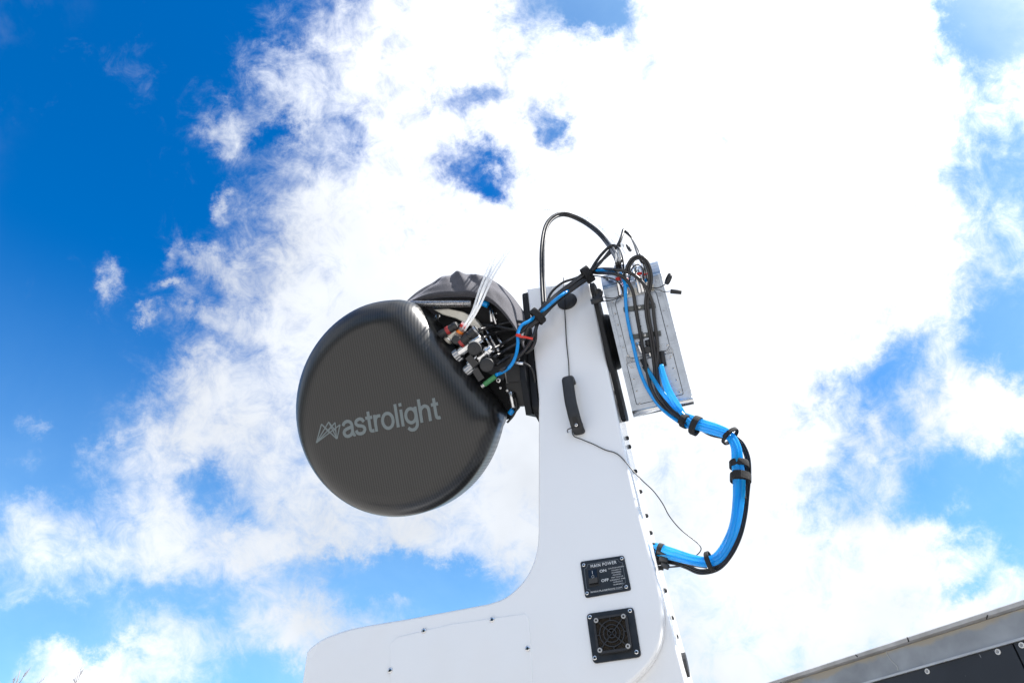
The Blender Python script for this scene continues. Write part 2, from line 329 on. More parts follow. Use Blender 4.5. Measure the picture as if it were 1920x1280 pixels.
def text_mesh(txt, size, mt, fr, x, y, d, align='LEFT', sx=1., off=0., name='lettering', parent=None, sp=1., ang=0.):
    cu = bpy.data.curves.new('t', 'FONT'); cu.body = txt; cu.size = size; cu.align_x = align; cu.offset = off; cu.space_character = sp; cu.resolution_u = 3
    ob = bpy.data.objects.new('t', cu); COL.objects.link(ob); dg = bpy.context.evaluated_depsgraph_get(); me = bpy.data.meshes.new_from_object(ob.evaluated_get(dg)); bpy.data.objects.remove(ob)
    w = wloc(parent); ca, sa = math.cos(ang), math.sin(ang)
    for v in me.vertices:
        a, b = v.co.x*sx, v.co.y; v.co = fr(x+a*ca-b*sa, y+a*sa+b*ca, d)-w
    me.materials.clear(); me.materials.append(mt); me.name = name
    o = bpy.data.objects.new(name, me); COL.objects.link(o); o.parent = parent; return o

# ================================================================== setting: ground
def ground():
    b = MB(); n = 40; S = 600
    g = [-S*(1-2*i/n)**3 if False else S*math.copysign(abs(2*i/n-1)**2.2, 2*i/n-1) for i in range(n+1)]
    b.add([(x, y, 0) for y in g for x in g], [(j*(n+1)+i, j*(n+1)+i+1, (j+1)*(n+1)+i+1, (j+1)*(n+1)+i) for j in range(n) for i in range(n)])
    m = mat('gravel_and_dry_grass', (.33, .32, .305), .95, bump=(30, .8), var=(1.2, .3))
    o = b.build('ground', m, fix=False); o['kind'] = 'structure'; o['label'] = 'pale gravel ground stretching to the horizon'
ground()

def treeline():
    rnd = random.Random(5); b = MB(); base = Vector((0, 0, 0))
    for k in range(190):
        az = R(38+284*k/190+rnd.uniform(-.6, .6)); ds = rnd.uniform(36, 46); H = rnd.uniform(8.5, 13.5)*(1 if 80 < math.degrees(az) < 290 else .62)
        c = Vector((math.sin(az)*ds, math.cos(az)*ds, 0)); wd = rnd.uniform(1.6, 2.6)
        b.cyl(c, c+Vector((0, 0, H*.9)), .18, .05, n=5)
        for i in range(230):
            t = rnd.random()**.8; rr = wd*(1-t)**.7*rnd.uniform(.35, 1)+.1; a = rnd.uniform(0, 6.283); p = c+Vector((math.cos(a)*rr, math.sin(a)*rr, .4+t*(H-.4)))
            u = Vector((rnd.gauss(0, 1), rnd.gauss(0, 1), rnd.gauss(0, .7))).normalized(); v_ = u.cross(Vector((rnd.gauss(0, 1), rnd.gauss(0, 1), rnd.gauss(0, 1)))).normalized(); q = rnd.uniform(.35, .8)
            b.add([p-u*q, p+u*q, p+v_*q*1.1], [(0, 1, 2)])
    o = b.build('treeline', mat('dark_evergreen', (.03, .045, .022), .9, var=(.4, .4)), fix=False); o['kind'] = 'stuff'; o['label'] = 'dark evergreen trees round the site, below the view'
treeline()

# ================================================================== the mount
mount = thing('telescope_mount', (-.05, .1, 0), 'big glossy white fork-arm mount holding the carbon telescope', 'telescope mount')
def P2(l, Y=0.): return [(at(x, y, Y).x, at(x, y, Y).z) for x, y in l]
def sm(l, k=5):
    Q = [(2*l[0][0]-l[1][0], 2*l[0][1]-l[1][1])]+list(l)+[(2*l[-1][0]-l[-2][0], 2*l[-1][1]-l[-2][1])]; o = []
    for i in range(1, len(Q)-2):
        for j in range(k):
            t = j/k; o.append(tuple(.5*(2*Q[i][c]+(Q[i+1][c]-Q[i-1][c])*t+(2*Q[i-1][c]-5*Q[i][c]+4*Q[i+1][c]-Q[i+2][c])*t*t+(Q[i+2][c]-3*Q[i+1][c]+3*Q[i][c]-Q[i-1][c])*t**3) for c in (0, 1)))
    return o+[l[-1]]
left_curve = [(1009, 1000), (1006, 1030), (998, 1058), (984, 1084), (964, 1106), (941, 1122), (914, 1131)]
left_end = [(764, 1159), (732, 1164), (675, 1174), (646, 1181), (608, 1195), (584, 1211), (574, 1222)]
left_curve, left_end = sm(left_curve, 4), sm(left_end, 4)
arm_left = [(.142, 3.092), (.1455, 2.67)]
zb = 1.35
shell = [(.142, 3.092)] + [(.146, 2.67)] + P2(left_curve) + P2(left_end)
xl = at(570, 1240).x
shell += [(xl, 1.98), (xl, zb)]
rc = P2(sm([(1165, 1292), (1185, 1276), (1206, 1256), (1223, 1235), (1236, 1208), (1242, 1180), (1243, 1150), (1239, 1111)], 5))[:-1]
shell += [(.27, zb)] + rc + P2([(1239, 1111), (1225, 1058), (1210, 1000), (1196, 950), (1170, 840), (1158, 780)]) + [(.352, 2.9), (.346, 3.056)]
b = MB(); b.prism(ccw(shell), FX, 0, .03, bev=.006); b.build('front_shell', WHITE, mount)
xr = .397
rear = [(.142, 3.092), (.146, 2.67)] + P2(left_curve) + P2(left_end) + [(xl, 1.98), (xl, zb-.1), (xr+.012, zb-.1), (xr+.004, 1.9), (.379, 2.19), (.356, 2.6), (.35, 2.9), (.344, 3.054)]
b = MB(); b.prism(ccw(rear), FX, .0315, .235, bev=.004); b.build('rear_housing', WHITE, mount)
# turntable and pier below the frame
b = MB(); b.lathe((-.07, .12, 0), (0, 0, 1), [(.30, 1.25), (.33, 1.24), (.33, 1.12), (.26, 1.11)], 40); b.build('turntable', BLACKP, mount)
b = MB(); b.lathe((-.07, .12, 0), (0, 0, 1), [(.0, 1.11), (.2, 1.1), (.2, .06), (.36, .05), (.36, 0)], 40); b.build('pier', WHITE, mount)
# dark plate on the left flank of the arm top
lp = rquad([(.0, 2.63), (-.002, 3.088), (.2, 3.1), (.2, 2.62)], [.01, .05, .03, .02])
FYZ = lambda x, y, d: Vector((d, x, y))
b = MB(); b.prism(ccw(lp), FYZ, .124, .1425, bev=.002); b.build('side_plate', BLACKS, mount)
# access cover low on the left with its screws
def line_pts(l): return P2(l)
acc_ = P2([(733, 1300), (732, 1206), (745, 1194), (845, 1170), (985, 1150), (991, 1156), (995, 1190), (1000, 1300)])
b = MB(); b.prism(rquad(acc_, [.002, .002, .008, .01, .004, .01, .002, .002][:len(acc_)] if False else .004), FX, -.0022, .001, bev=.0015, seg=2); cov = b.build('access_cover', WHITE, mount)
for (x, y) in ((795, 1182), (923, 1161), (989.5, 1215), (732, 1256)):
    place(SCREW, 'screw', at(x, y, -.0022), (0, -1, 0), .0062, cov, random.random())
# power plate
pw = MB(); quad = P2([(1088, 1053), (1170, 1041), (1184, 1106), (1098, 1121)])
pw.prism(rquad(quad, .006), FX, -.003, 0.001, bev=.001, seg=2); pw = pw.build('power_plate', BLACKP, mount)
pw['label'] = 'black engraved MAIN POWER switch plate'
qx0, qx1, qz0, qz1 = .2115, .3195, 2.0965, 2.178
def fine_line(pl, w, fr, d, name, mt, parent, closed=False):
    b = MB(); k = len(pl)
    for i in range(k if closed else k-1):
        a, c = Vector(pl[i]), Vector(pl[(i+1) % k]); t = (c-a).normalized(); n = Vector((-t.y, t.x))*w/2; e = t*w*.4
        b.add([fr(*(a-e+n), d), fr(*(c+e+n), d), fr(*(c+e-n), d), fr(*(a-e-n), d)], [(0, 1, 2, 3)])
    return b.build(name, mt, parent, fix=False)
g = .0045; c_ = .012
bl = []
def arc(cx, cy, r, a0, a1, n=6): return [(cx+r*math.cos(R(a0+(a1-a0)*k/n)), cy+r*math.sin(R(a0+(a1-a0)*k/n))) for k in range(n+1)]
x0, x1, z0, z1 = qx0+g, qx1-g, qz0+g, qz1-g
bl = arc(x0+.003, z0+.003, .0095, 90, 0)[::1] + [(x1-.0125, z0)] + arc(x1-.003, z0+.003, .0095, 180, 90) + arc(x1-.003, z1-.003, .0095, 270, 180) + arc(x0+.003, z1-.003, .0095, 0, -90)
fine_line(bl, .0006, FX, -.0034, 'border_line', mat('faint_print', (.22, .25, .28), .5), pw, True)
for i, (x, z) in enumerate(((x0+.003, z0+.003), (x1-.003, z0+.003), (x0+.003, z1-.003), (x1-.003, z1-.003))): place(SCREW, 'screw', (x, -.003, z), (0, -1, 0), .0042, pw, i*.3)
T = lambda s_, sz, x, z, al='LEFT', sx=1.15, off=.0, sp=1.: text_mesh(s_, sz, INK, FX, x, z, -.0036, al, sx, off, 'lettering', pw, sp)
T('MAIN POWER', .0104, (qx0+qx1)/2+.001, qz1-.0170, 'CENTER', .86, .0002, 1.18)
T('ON', .0088, qx0+.0435, qz1-.0315, sx=1.2, off=.00022); T('OFF', .0088, qx0+.0445, qz0+.0275, sx=1.15, off=.00022)
for i, l in enumerate(('CAUTION:WHEN', 'MOUNT IS', 'POWERED,', 'MOTION', 'MAY OCCUR', 'SUDDENLY AND', 'WITHOUT', 'WARNING')): T(l, .0042, qx0+.0835, qz1-.0275-.0055*i, 'CENTER', 1.15)
T('WWW.PLANEWAVE.COM', .0054, (qx0+qx1)/2-.001, qz0+.0065, 'CENTER', 1.2)
b = MB(); sxx, szz = qx0+.027, qz0+.043
b.prism(rrect(sxx-.0135, szz-.022, sxx+.0135, szz+.02, .002), FX, -.0048, -.003, bev=.0006, seg=1); sb = b.build('switch_bezel', BLACKM, pw)
b = MB(); X0, X1 = sxx-.0105, sxx+.0105
sec = [(szz+.0165, -.0055), (szz-.004, -.0075), (szz-.0175, -.0125), (szz-.0185, -.0048), (szz+.0165, -.0048)]
vs = [(X0, y, z) for z, y in sec]+[(X1, y, z) for z, y in sec]
b.add(vs, [(0, 1, 6, 5), (1, 2, 7, 6), (2, 3, 8, 7), (3, 4, 9, 8), (4, 0, 5, 9), (4, 3, 2, 1, 0), (5, 6, 7, 8, 9)]); sw = b.build('rocker_switch', GLOSSB, pw)
fine_line([(sxx, szz+.0125), (sxx, szz+.0055)], .0011, FX, -.0072, 'on_mark', INK, sw)
fine_line([(sxx+.0027*math.cos(k*.5236), szz-.001+.0030*math.sin(k*.5236)) for k in range(12)], .001, FX, -.0078, 'off_mark', INK, sw, True)
# vent plate
vq = P2([(1100, 1151), (1188, 1138), (1203, 1231), (1113, 1244)])
b = MB(); b.prism(rquad(vq, .009), FX, -.004, .001, bev=.0012, seg=2); vp = b.build('vent_plate', BLACKP, mount); vp['label'] = 'square black fan filter plate with round grille'
vx, vz = .2655, 2.0068; vr = .0358
b = MB(); b.prism(rrect(vx-vr, vz-vr, vx+vr, vz+vr, .006), FX, -.0062, -.0042, bev=0); b.build('filter', FOAM, vp)
b = MB()
o1 = rrect(vx-vr-.003, vz-vr-.003, vx+vr+.003, vz+vr+.003, .007); i1 = rrect(vx-vr+.002, vz-vr+.002, vx+vr-.002, vz+vr-.002, .006)
b.loft([[FX(x, y, d) for x, y in pl] for pl, d in ((o1, -.004), (o1, -.0135), (i1, -.0135), (i1, -.006))], smooth=False)
for rr in (.0095, .0185, .0275):
    nn = 36; ro = [(vx+(rr+.0011)*math.cos(k*math.tau/nn), vz+(rr+.0011)*math.sin(k*math.tau/nn)) for k in range(nn)]; ri = [(vx+(rr-.0011)*math.cos(k*math.tau/nn), vz+(rr-.0011)*math.sin(k*math.tau/nn)) for k in range(nn)]
    b.loft([[FX(x, y, d) for x, y in pl] for pl, d in ((ro, -.007), (ro, -.0128), (ri, -.0128), (ri, -.007))], smooth=False)
for a in (45, 135, 225, 315):
    c, s_ = math.cos(R(a)), math.sin(R(a)); b.box((vx+c*.021, -.0105, vz+s_*.021), .021, .0024, .0011, (Vector((c, 0, s_)), Vector((0, 1, 0)), Vector((-s_, 0, c))))
for a in (0, 90, 180, 270):
    c, s_ = math.cos(R(a)), math.sin(R(a)); b.box((vx+c*.0315, -.0104, vz+s_*.0315), .004, .0023, .0011, (Vector((c, 0, s_)), Vector((0, 1, 0)), Vector((-s_, 0, c))))
for sx_ in (-1, 1):
    for sz_ in (-1, 1): b.cyl((vx+sx_*.0315, -.0125, vz+sz_*.0315), (vx+sx_*.0315, -.006, vz+sz_*.0315), .0062, n=16)
gr = b.build('grille', BLACKM, vp)
for sx_ in (-1, 1):
    for sz_ in (-1, 1):
        place(SCREWF, 'screw', (vx+sx_*.0315, -.0135, vz+sz_*.0315), (0, -1, 0), .0052, vp)
        place(SCREW, 'screw', (vx+sx_*.0465, -.004, vz+sz_*.0435), (0, -1, 0), .0048, vp, sx_)
# round cap
c = at(1063.5, 565.5); b = MB(); b.lathe((c.x, 0, c.z), (0, -1, 0), [(.0315, -.001), (.0315, .003), (.0295, .0045), (.0001, .0045)], 40); b.build('round_cap', BLACKM, mount)
# bolts on the right flank
for (x, y) in ((1171, 822), (1176, 838), (1188, 884), (1196, 922), (1208, 967), (1216, 999), (1243, 1107), (1255, 1158), (1265, 1193), (1152, 736)):
    p = at(x, y, .13); xs = .356+(2.6-p.z)*.055 if p.z < 2.6 else .354
    xs = min(xs, .40)
    o = place(SCREWB, 'bolt', (xs, .13, p.z), (1, 0, 0), .0055, mount); o.scale = (.006, .006, .009)
c = at(1266, 1248, .12)
b = MB(); b.prism([(c.y+.02*math.cos(t*.3491), c.z+.026*math.sin(t*.3491)) for t in range(18)], FYZ, .4045, .38); b.build('recessed_handle', BLACKM, mount)
# hub on the altitude axis, right of the arm
b = MB(); ax0 = Vector((0, .10, 2.875))
b.lathe(ax0, (1, 0, 0), [(0, .30), (.088, .30), (.088, .372), (.086, .378), (.084, .38), (.084, .405), (.0, .41)], 40); b.build('altitude_hub', BLACKS, mount)

# grab handle on the arm face
def handle():
    A, B = at(1070, 722), at(1086, 808); b = MB(); n = 18; w = .0165
    path = [(A.x, .0, A.z+.004), (A.x, -.018, A.z+.007), (A.x, -.034, A.z-.002), (A.x+.001, -.04, A.z-.03), (A.x*.5+B.x*.5-.002, -.04, (A.z+B.z)/2), (B.x-.003, -.039, B.z+.045), (B.x-.001, -.032, B.z+.018), (B.x, -.014, B.z), (B.x, 0, B.z-.003)]
    tmp = MB(); P = [Vector(p) for p in path]; Q = [P[0]*2-P[1]]+P+[P[-1]*2-P[-2]]; pts = []
    for i in range(1, len(Q)-2):
        p0, p1, p2, p3 = Q[i-1:i+3]
        for k in range(4):
            t = k/4; pts.append(.5*((2*p1)+(p2-p0)*t+(2*p0-5*p1+4*p2-p3)*t*t+(3*p1-p0-3*p2+p3)*t**3))
    pts.append(P[-1]); rings = []
    for i, p in enumerate(pts):
        d = (pts[min(i+1, len(pts)-1)]-pts[max(i-1, 0)]).normalized(); t = Vector((1, 0, 0)); t = (t-d*t.dot(d)).normalized(); u = d.cross(t)
        rings.append([p+t*(w*math.copysign(abs(math.cos(k*math.tau/n))**.6, math.cos(k*math.tau/n)))+u*(.009*math.copysign(abs(math.sin(k*math.tau/n))**.8, math.sin(k*math.tau/n))) for k in range(n)])
    b.loft(rings, cap0=True, cap1=True); h = b.build('grab_handle', BLACKM, mount)
    pp = at(1080, 793, -.035)
    b = MB(); nrm = Vector((0, -.93, -.37)); up = Vector((-.05, -.37, .93)).normalized(); rt = nrm.cross(up).normalized(); b.prism(rrect(-.006, -.012, .006, .018, .0055), lambda x, y, d: pp+rt*x+up*y+nrm*(-d), -.0045, .003, bev=0); b.build('screw_slot', SOCK, h)
    place(SCREW, 'screw', pp+up*-.006+nrm*.004, nrm, .0045, h)
handle()
# ================================================================== the telescope
tele = thing('telescope', tuple(O(0, 0, .3)), 'carbon fibre telescope with a D-shaped front cover lettered astrolight', 'telescope')
def outline(r=.323, dist=.237, rc_=.078, cx=-.042, cy=.012):
    nx, ny = .895, .446
    base = math.atan2(ny, nx); half = math.acos(dist/r); pl = []
    tx, ty = -ny, nx; hl = math.sqrt(r*r-dist*dist)
    # rounded corners between the round part and the flat
    def corner(sg):
        # circle of radius rc_ tangent to both
        dx = dist-rc_; rr = r-rc_; h_ = math.sqrt(rr*rr-dx*dx); c0 = (cx+nx*dx+tx*sg*h_, cy+ny*dx+ty*sg*h_)
        aO = math.atan2(c0[1]-cy, c0[0]-cx); return c0, aO
    cA, aA = corner(1); cB, aB = corner(-1)
    while aA < base: aA += math.tau
    while aB > base: aB -= math.tau
    for k in range(13): t = base+(aA-base)*k/12; pl.append((cA[0]+rc_*math.cos(t), cA[1]+rc_*math.sin(t)))
    n = 72
    for k in range(1, n): t = aA+(aB+math.tau-aA)*k/n; pl.append((cx+r*math.cos(t), cy+r*math.sin(t)))
    for k in range(13): t = aB+(base-aB)*k/12; pl.append((cB[0]+rc_*math.cos(t), cB[1]+rc_*math.sin(t)))
    # points along the flat
    a, c = Vector(pl[-1]), Vector(pl[0])
    for k in range(1, 10): pl.append(tuple(a.lerp(c, k/10)))
    # normals
    N_ = []; n = len(pl)
    for i in range(n):
        t = (Vector(pl[(i+1) % n])-Vector(pl[i-1])).normalized(); N_.append(Vector((t.y, -t.x)))
    return pl, N_, Vector((nx, ny))
PL, PN, CH = outline(); PI = outline(.247, .128, .04, -.036, .006)[0]
def ring_at(inset, depth, ins_chord=None, dep_chord=None):
    o = []
    for p, nn in zip(PL, PN):
        w = max(0, (nn.dot(CH)-.55)/.45); w = w*w*(3-2*w)
        i_ = inset + ((ins_chord if ins_chord is not None else inset)-inset)*w; d_ = depth + ((dep_chord if dep_chord is not None else depth)-depth)*w
        o.append(O(p[0]-nn.x*i_, p[1]-nn.y*i_, d_))
    return o
b = MB(); rings = []
K = 12
for k in range(K+1):
    a = k/K*math.pi/2; q = 1-math.sin(a)**1.08; rg = []
    for p, p2, nn in zip(PL, PI, PN):
        w = min(1, max(0, (nn.dot(CH)-.3)/.6)); w = w*w*(3-2*w)
        rg.append(O(p[0]*(1-q)+p2[0]*q, p[1]*(1-q)+p2[1]*q, (.062+.036*w)*(1-math.cos(a))))
    rings.append(rg)
rings.append(ring_at(-.001, .1, -.001, .14)); rings.append(ring_at(-.001, .125, -.001, .18)); rings.append(ring_at(.006, .125, .006, .18))
rings.append(ring_at(.03, .12, .03, .17))
b.loft(rings, cap0=True); cover = b.build('front_cover', CARBON, tele); cover['label'] = 'carbon fibre D-shaped front cover'
# lettering on the cover
bx, by = oi(644, 821, 0); ex, ey = oi(827, 785, 0)
ang = math.atan2(ey-by, ex-bx)
def lettering():
    G_ = {'a': (.86, [[(.09, .72), (.2, .88), (.42, .945), (.62, .86), (.7, .66), (.7, .25), (.76, .08), (.86, .09)], [(.7, .57), (.45, .53), (.18, .44), (.1, .27), (.2, .1), (.38, .06), (.58, .13), (.7, .32)]]),
          's': (.78, [[(.68, .72), (.56, .89), (.38, .935), (.18, .86), (.13, .7), (.25, .57), (.42, .52), (.6, .45), (.68, .29), (.58, .12), (.38, .06), (.17, .12), (.07, .3)]]),
          't': (.52, [[(.26, 1.27), (.26, .3), (.31, .12), (.42, .09), (.52, .1)], [(.03, .9), (.5, .9)]]),
          'r': (.54, [[(.14, 0), (.14, 1)], [(.14, .5), (.2, .75), (.35, .89), (.54, .88)]]),
          'o': (.92, [[(.44+.35*math.cos(k*math.pi/8), .5+.44*math.sin(k*math.pi/8)) for k in range(17)]]),
          'l': (.33, [[(.14, 0), (.14, 1.38)]]), 'i': (.33, [[(.14, 0), (.14, 1)], [(.14, 1.18), (.14, 1.38)]]),
          'g': (.91, [[(.41+.33*math.cos(k*math.pi/8), .53+.41*math.sin(k*math.pi/8)) for k in range(17)], [(.76, 1), (.76, .12), (.7, -.15), (.5, -.3), (.28, -.28), (.12, -.14)]]),
          'h': (.86, [[(.14, 0), (.14, 1.38)], [(.14, .5), (.2, .76), (.42, .92), (.62, .85), (.7, .65), (.7, 0)]])}
    b = MB(); L0 = math.hypot(ex-bx, ey-by); tot = sum(G_[c][0] for c in 'astrolight'); sc_ = L0/tot; hs_ = sc_*1.04; w = .098; x = 0; ca, sa = math.cos(ang), math.sin(ang); lay = 0
    for c in 'astrolight':
        for st in G_[c][1]:
            p = sm(st, 4) if len(st) > 2 else st; n = len(p); closed = abs(p[0][0]-p[-1][0])+abs(p[0][1]-p[-1][1]) < .01; lay += 1; vs = []
            for i in range(n):
                a = p[max(i-1, 0)] if not closed else p[(i-1) % (n-1)]; q = p[min(i+1, n-1)] if not closed else p[(i+1) % (n-1)]
                t = Vector((q[0]-a[0], q[1]-a[1])).normalized(); nn = Vector((-t.y, t.x))*w
                for sg in (1, -1):
                    X_, Y_ = (x+p[i][0]+nn.x*sg)*sc_, (p[i][1]+nn.y*sg)*hs_; vs.append(O(bx+X_*ca-Y_*sa, by+X_*sa+Y_*ca, -.0004-.00004*lay))
            b.add(vs, [(2*i, 2*i+1, 2*i+3, 2*i+2) for i in range(n-1)])
        x += G_[c][0]
    b.build('lettering', LOGO, cover, fix=False)
lettering()
def LG(l, w=.0024):
    pl = [oi(x, y, -.006) for x, y in l]; return pl
zx, zy = 550, 740; sc = 400/1920
def zz(l): return [(zx+a*sc, zy+c*sc) for a, c in l]
b = MB()
segs = [[(207, 430), (253, 262)], [(253, 262), (390, 395)], [(207, 430), (318, 243)], [(318, 243), (393, 395)], [(207, 430), (376, 248)], [(376, 248), (388, 392)], [(207, 430), (420, 268)], [(420, 268), (394, 395)], [(253, 262), (330, 345)], [(318, 243), (385, 330)], [(376, 248), (310, 330)]]
for li, s_ in enumerate(segs):
    zo = -.0004-.00005*li; pl = [Vector(oi(*q, -.0007)) for q in zz(s_)]; a, c = pl; t = (c-a).normalized(); n = Vector((-t.y, t.x))*.0018
    b.add([O(*(a+n), zo), O(*(c+n), zo), O(*(c-n), zo), O(*(a-n), zo)], [(0, 1, 2, 3)])
b.build('emblem', LOGO, cover, fix=False)
# tube behind the cover
b = MB(); b.loft([ring_at(.04, .12, .05, .17), ring_at(.075, .27, .10, .27), ring_at(.12, .30, .14, .30)], cap1=True); b.build('tube_body', BLACKS, tele)
# side frame: black plate behind the electronics (with holes) and a bracket beside the arm
fr_ = [oi(x, y, .2) for x, y in [(822, 592), (850, 573), (905, 553), (935, 562), (958, 590), (985, 625), (1000, 640), (1007, 700), (1009, 745), (990, 730), (972, 765), (955, 785), (930, 790), (880, 740), (840, 690)]]
b = MB(); b.prism(ccw(fr_), O, .2, .215); b.build('frame_plate', BLACKS, tele)
br = [(.0, 2.62), (-.03, 2.72), (-.03, 2.86), (.1, 2.9), (.12, 2.68)]
b = MB(); b.prism(ccw(br), FYZ, .104, .1225, bev=.003); b.build('side_bracket', BLACKS, tele)
def C(name, mt, a, c, d, r, d2=None, parent=tele, n=18, r2=None, bev=.15):
    A = ot(a[0], a[1], d); B = ot(c[0], c[1], d if d2 is None else d2); s_ = pxm(A); bb = MB(); bb.cyl(A, B, r*s_, None if r2 is None else r2*s_, n=n, bev=bev); return bb.build(name, mt, parent)
C('truss_tube', CTUBE, (770, 570), (884, 569), .12, 6.5, .14)
b = MB()   # pale mirror cell rim
rim = [(812, 580), (840, 578), (868, 584), (890, 596), (902, 612), (900, 622), (880, 610), (855, 597), (830, 590)]
b.prism(ccw([oi(x, y, .15) for x, y in rim]), O, .15, .18, bev=.003); b.build('mirror_cell', CREAM, tele)
for (x, y, r) in ((822, 592, 5), (934, 704, 0), (930, 587, 2.2), (930, 599, 2.2)):
    if r: p = ot(x, y, .198); place(SCREW, 'screw', p, NV, r*pxm(p), tele)
C('blue_fitting', BLUEC, (901, 566), (915, 572), .16, 6)
for (a, c, r) in (((918, 566), (922, 604), 3), ((921, 572), (930, 608), 2.4), ((903, 622), (922, 652), 2.6), ((910, 615), (932, 655), 2.6), ((922, 640), (936, 660), 4), ((932, 630), (944, 650), 3.5)):
    C('metal_rod', STEEL, a, c, .185, r, .17)
def conn(a, c, d, r, body, ring=None, nut=None, d2=None):
    """connector with body, optional coloured band and knurled nut"""
    A, B = ot(a[0], a[1], d), ot(c[0], c[1], d if d2 is None else d2); s_ = pxm(A); ax = B-A
    bb = MB(); bb.cyl(A, B, r*s_, n=20); o = bb.build('connector', body, tele)
    for col, t, w, k in (ring or []):
        bb = MB(); bb.cyl(A+ax*(t-w/2), A+ax*(t+w/2), r*s_*k, n=20); bb.build('band', col, o)
    if nut:
        t, w, k = nut; m_ = MB(); n = 28; axn = ax.normalized(); tt = axn.orthogonal().normalized(); u = axn.cross(tt)
        def rg(q): return [A+ax*q+tt*(math.cos(i*math.tau/n)*r*s_*k*(1 if i % 2 else .9))+u*(math.sin(i*math.tau/n)*r*s_*k*(1 if i % 2 else .9)) for i in range(n)]
        m_.loft([rg(t-w/2), rg(t+w/2)], cap0=True, cap1=True, smooth=False); m_.build('knurled_nut', STEELD, o)
    return o
conn((824, 628), (858, 609), .07, 7.5, BLACKM, [(REDD, .47, .2, 1.06), (RUBBER, .85, .2, 1.1)])
conn((838, 640), (862, 612), .09, 9, CREAM, [(STEEL, .2, .12, 1.1)])
conn((858, 630), (872, 606), .08, 6.5, CLEARW, [(ORANGE, .3, .22, 1.08), (RED, .75, .2, 1.1)])
conn((862, 646), (896, 616), .065, 9, BLACKM, [(REDD, .1, .16, 1.05), (GLOSSB, .55, .12, 1.1), (STEELD, .9, .1, 1.1)])
conn((853, 668), (903, 632), .075, 9.5, STEEL, [(ALU2, .7, .2, 1.15)], (.08, .16, 1.15))
conn((882, 686), (924, 652), .08, 9.5, STEEL, [(RED, .42, .09, .9), (ALU2, .75, .16, 1.15)], (.05, .14, 1.15))
conn((872, 698), (890, 684), .08, 9, STEELD, None, (.4, .6, 1.1))
conn((855, 675), (868, 664), .085, 8, BLACKM, None, (.5, .5, 1.1))
conn((903, 725), (909, 720), .06, 3.4, CREAM, [(STEELD, .4, .3, 1.1)])
conn((908, 721), (929, 705), .06, 4.8, GREEN)
for (x, y, r, d) in ((855, 637, 8.2, .05), (889, 653, 12.8, .04), (912.5, 684, 13.2, .04)):
    p = ot(x, y, d); s_ = pxm(p); bb = MB(); nn = (CAM-p).normalized()*.75+NV*.4
    bb.lathe(p, nn, [(.6*r*s_, -r*s_*1.6), (r*s_, -r*s_*1.2), (r*s_*1.02, -.1*r*s_), (r*s_*.9, 0), (.001, 0)], 28); bb.build('end_cap', BLACKM, tele)
for (x, y, a) in ((885, 677, .5), (897, 702, .6)):
    p = ot(x, y, .055); s_ = pxm(p); bb = MB(); bb.box(p, 12*s_, 6.5*s_, 2*s_, (XV*math.cos(a+.6)-VV*math.sin(a+.6), XV*math.sin(a+.6)+VV*math.cos(a+.6), NV)); bb.build('cap_tab', RUBBER, tele)
# dark filler blocks and brackets among the connectors
for (x, y, hx, hy, d, a) in ((935, 690, 22, 16, .16, .7), (905, 662, 18, 14, .17, .7), (965, 690, 14, 26, .15, .12), (880, 640, 22, 16, .18, .7)):
    p = ot(x, y, d); s_ = pxm(p); bb = MB(); bb.box(p, hx*s_, hy*s_, 14*s_, (XV*math.cos(a)-VV*math.sin(a), XV*math.sin(a)+VV*math.cos(a), NV)); bb.build('bracket_block', BLACKM, tele)
# focuser drive below the arm's left side
def slab(name, mt, px, d, th, bev=.002, parent=tele):
    b = MB(); b.prism(ccw([oi(x, y, d) for x, y in px]), O, d, d+th, bev=bev, seg=2); return b.build(name, mt, parent)
slab('drive_housing', BLACKM, [(945, 692), (978, 680), (990, 700), (996, 757), (972, 762), (966, 735), (950, 738)], .14, .06)
slab('bracket_block', BLACKP, [(972, 700), (1000, 690), (1008, 742), (985, 760)], .16, .05)
lb = slab('name_label', LABEL, [(946, 697), (951, 696), (956, 716), (950, 718)], .135, .004, .0)
C('drive_shaft', STEEL, (992, 745), (994, 771), .17, 9.3)
C('metal_rod', ALU2, (957, 734), (963, 764), .13, 5.2)
C('blue_fitting', BLUEC, (955, 776), (962, 768), .13, 5)
b = MB(); b.tube([ot(966, 745, .13), ot(969, 762, .13), ot(963, 778, .13), ot(951, 792, .13)], .0032); b.build('edge_lip', BLACKM, tele)
for (x, y, r) in ((934.5, 713, 5), (938, 727, 2.6), (951, 732, 2.6), (973, 673, 2.2)):
    p = ot(x, y, .128); place(SCREW, 'screw', p, NV, r*pxm(p), tele)
b = MB(); b.tube([ot(978, 678, .12), ot(996, 690, .12), ot(1003, 715, .12), ot(1004, 738, .12), ot(997, 748, .13)], .0032); b.build('drive_cord', RUBBER, tele)
C('metal_rod', ALU2, (966, 680), (981, 682), .11, 3.2)
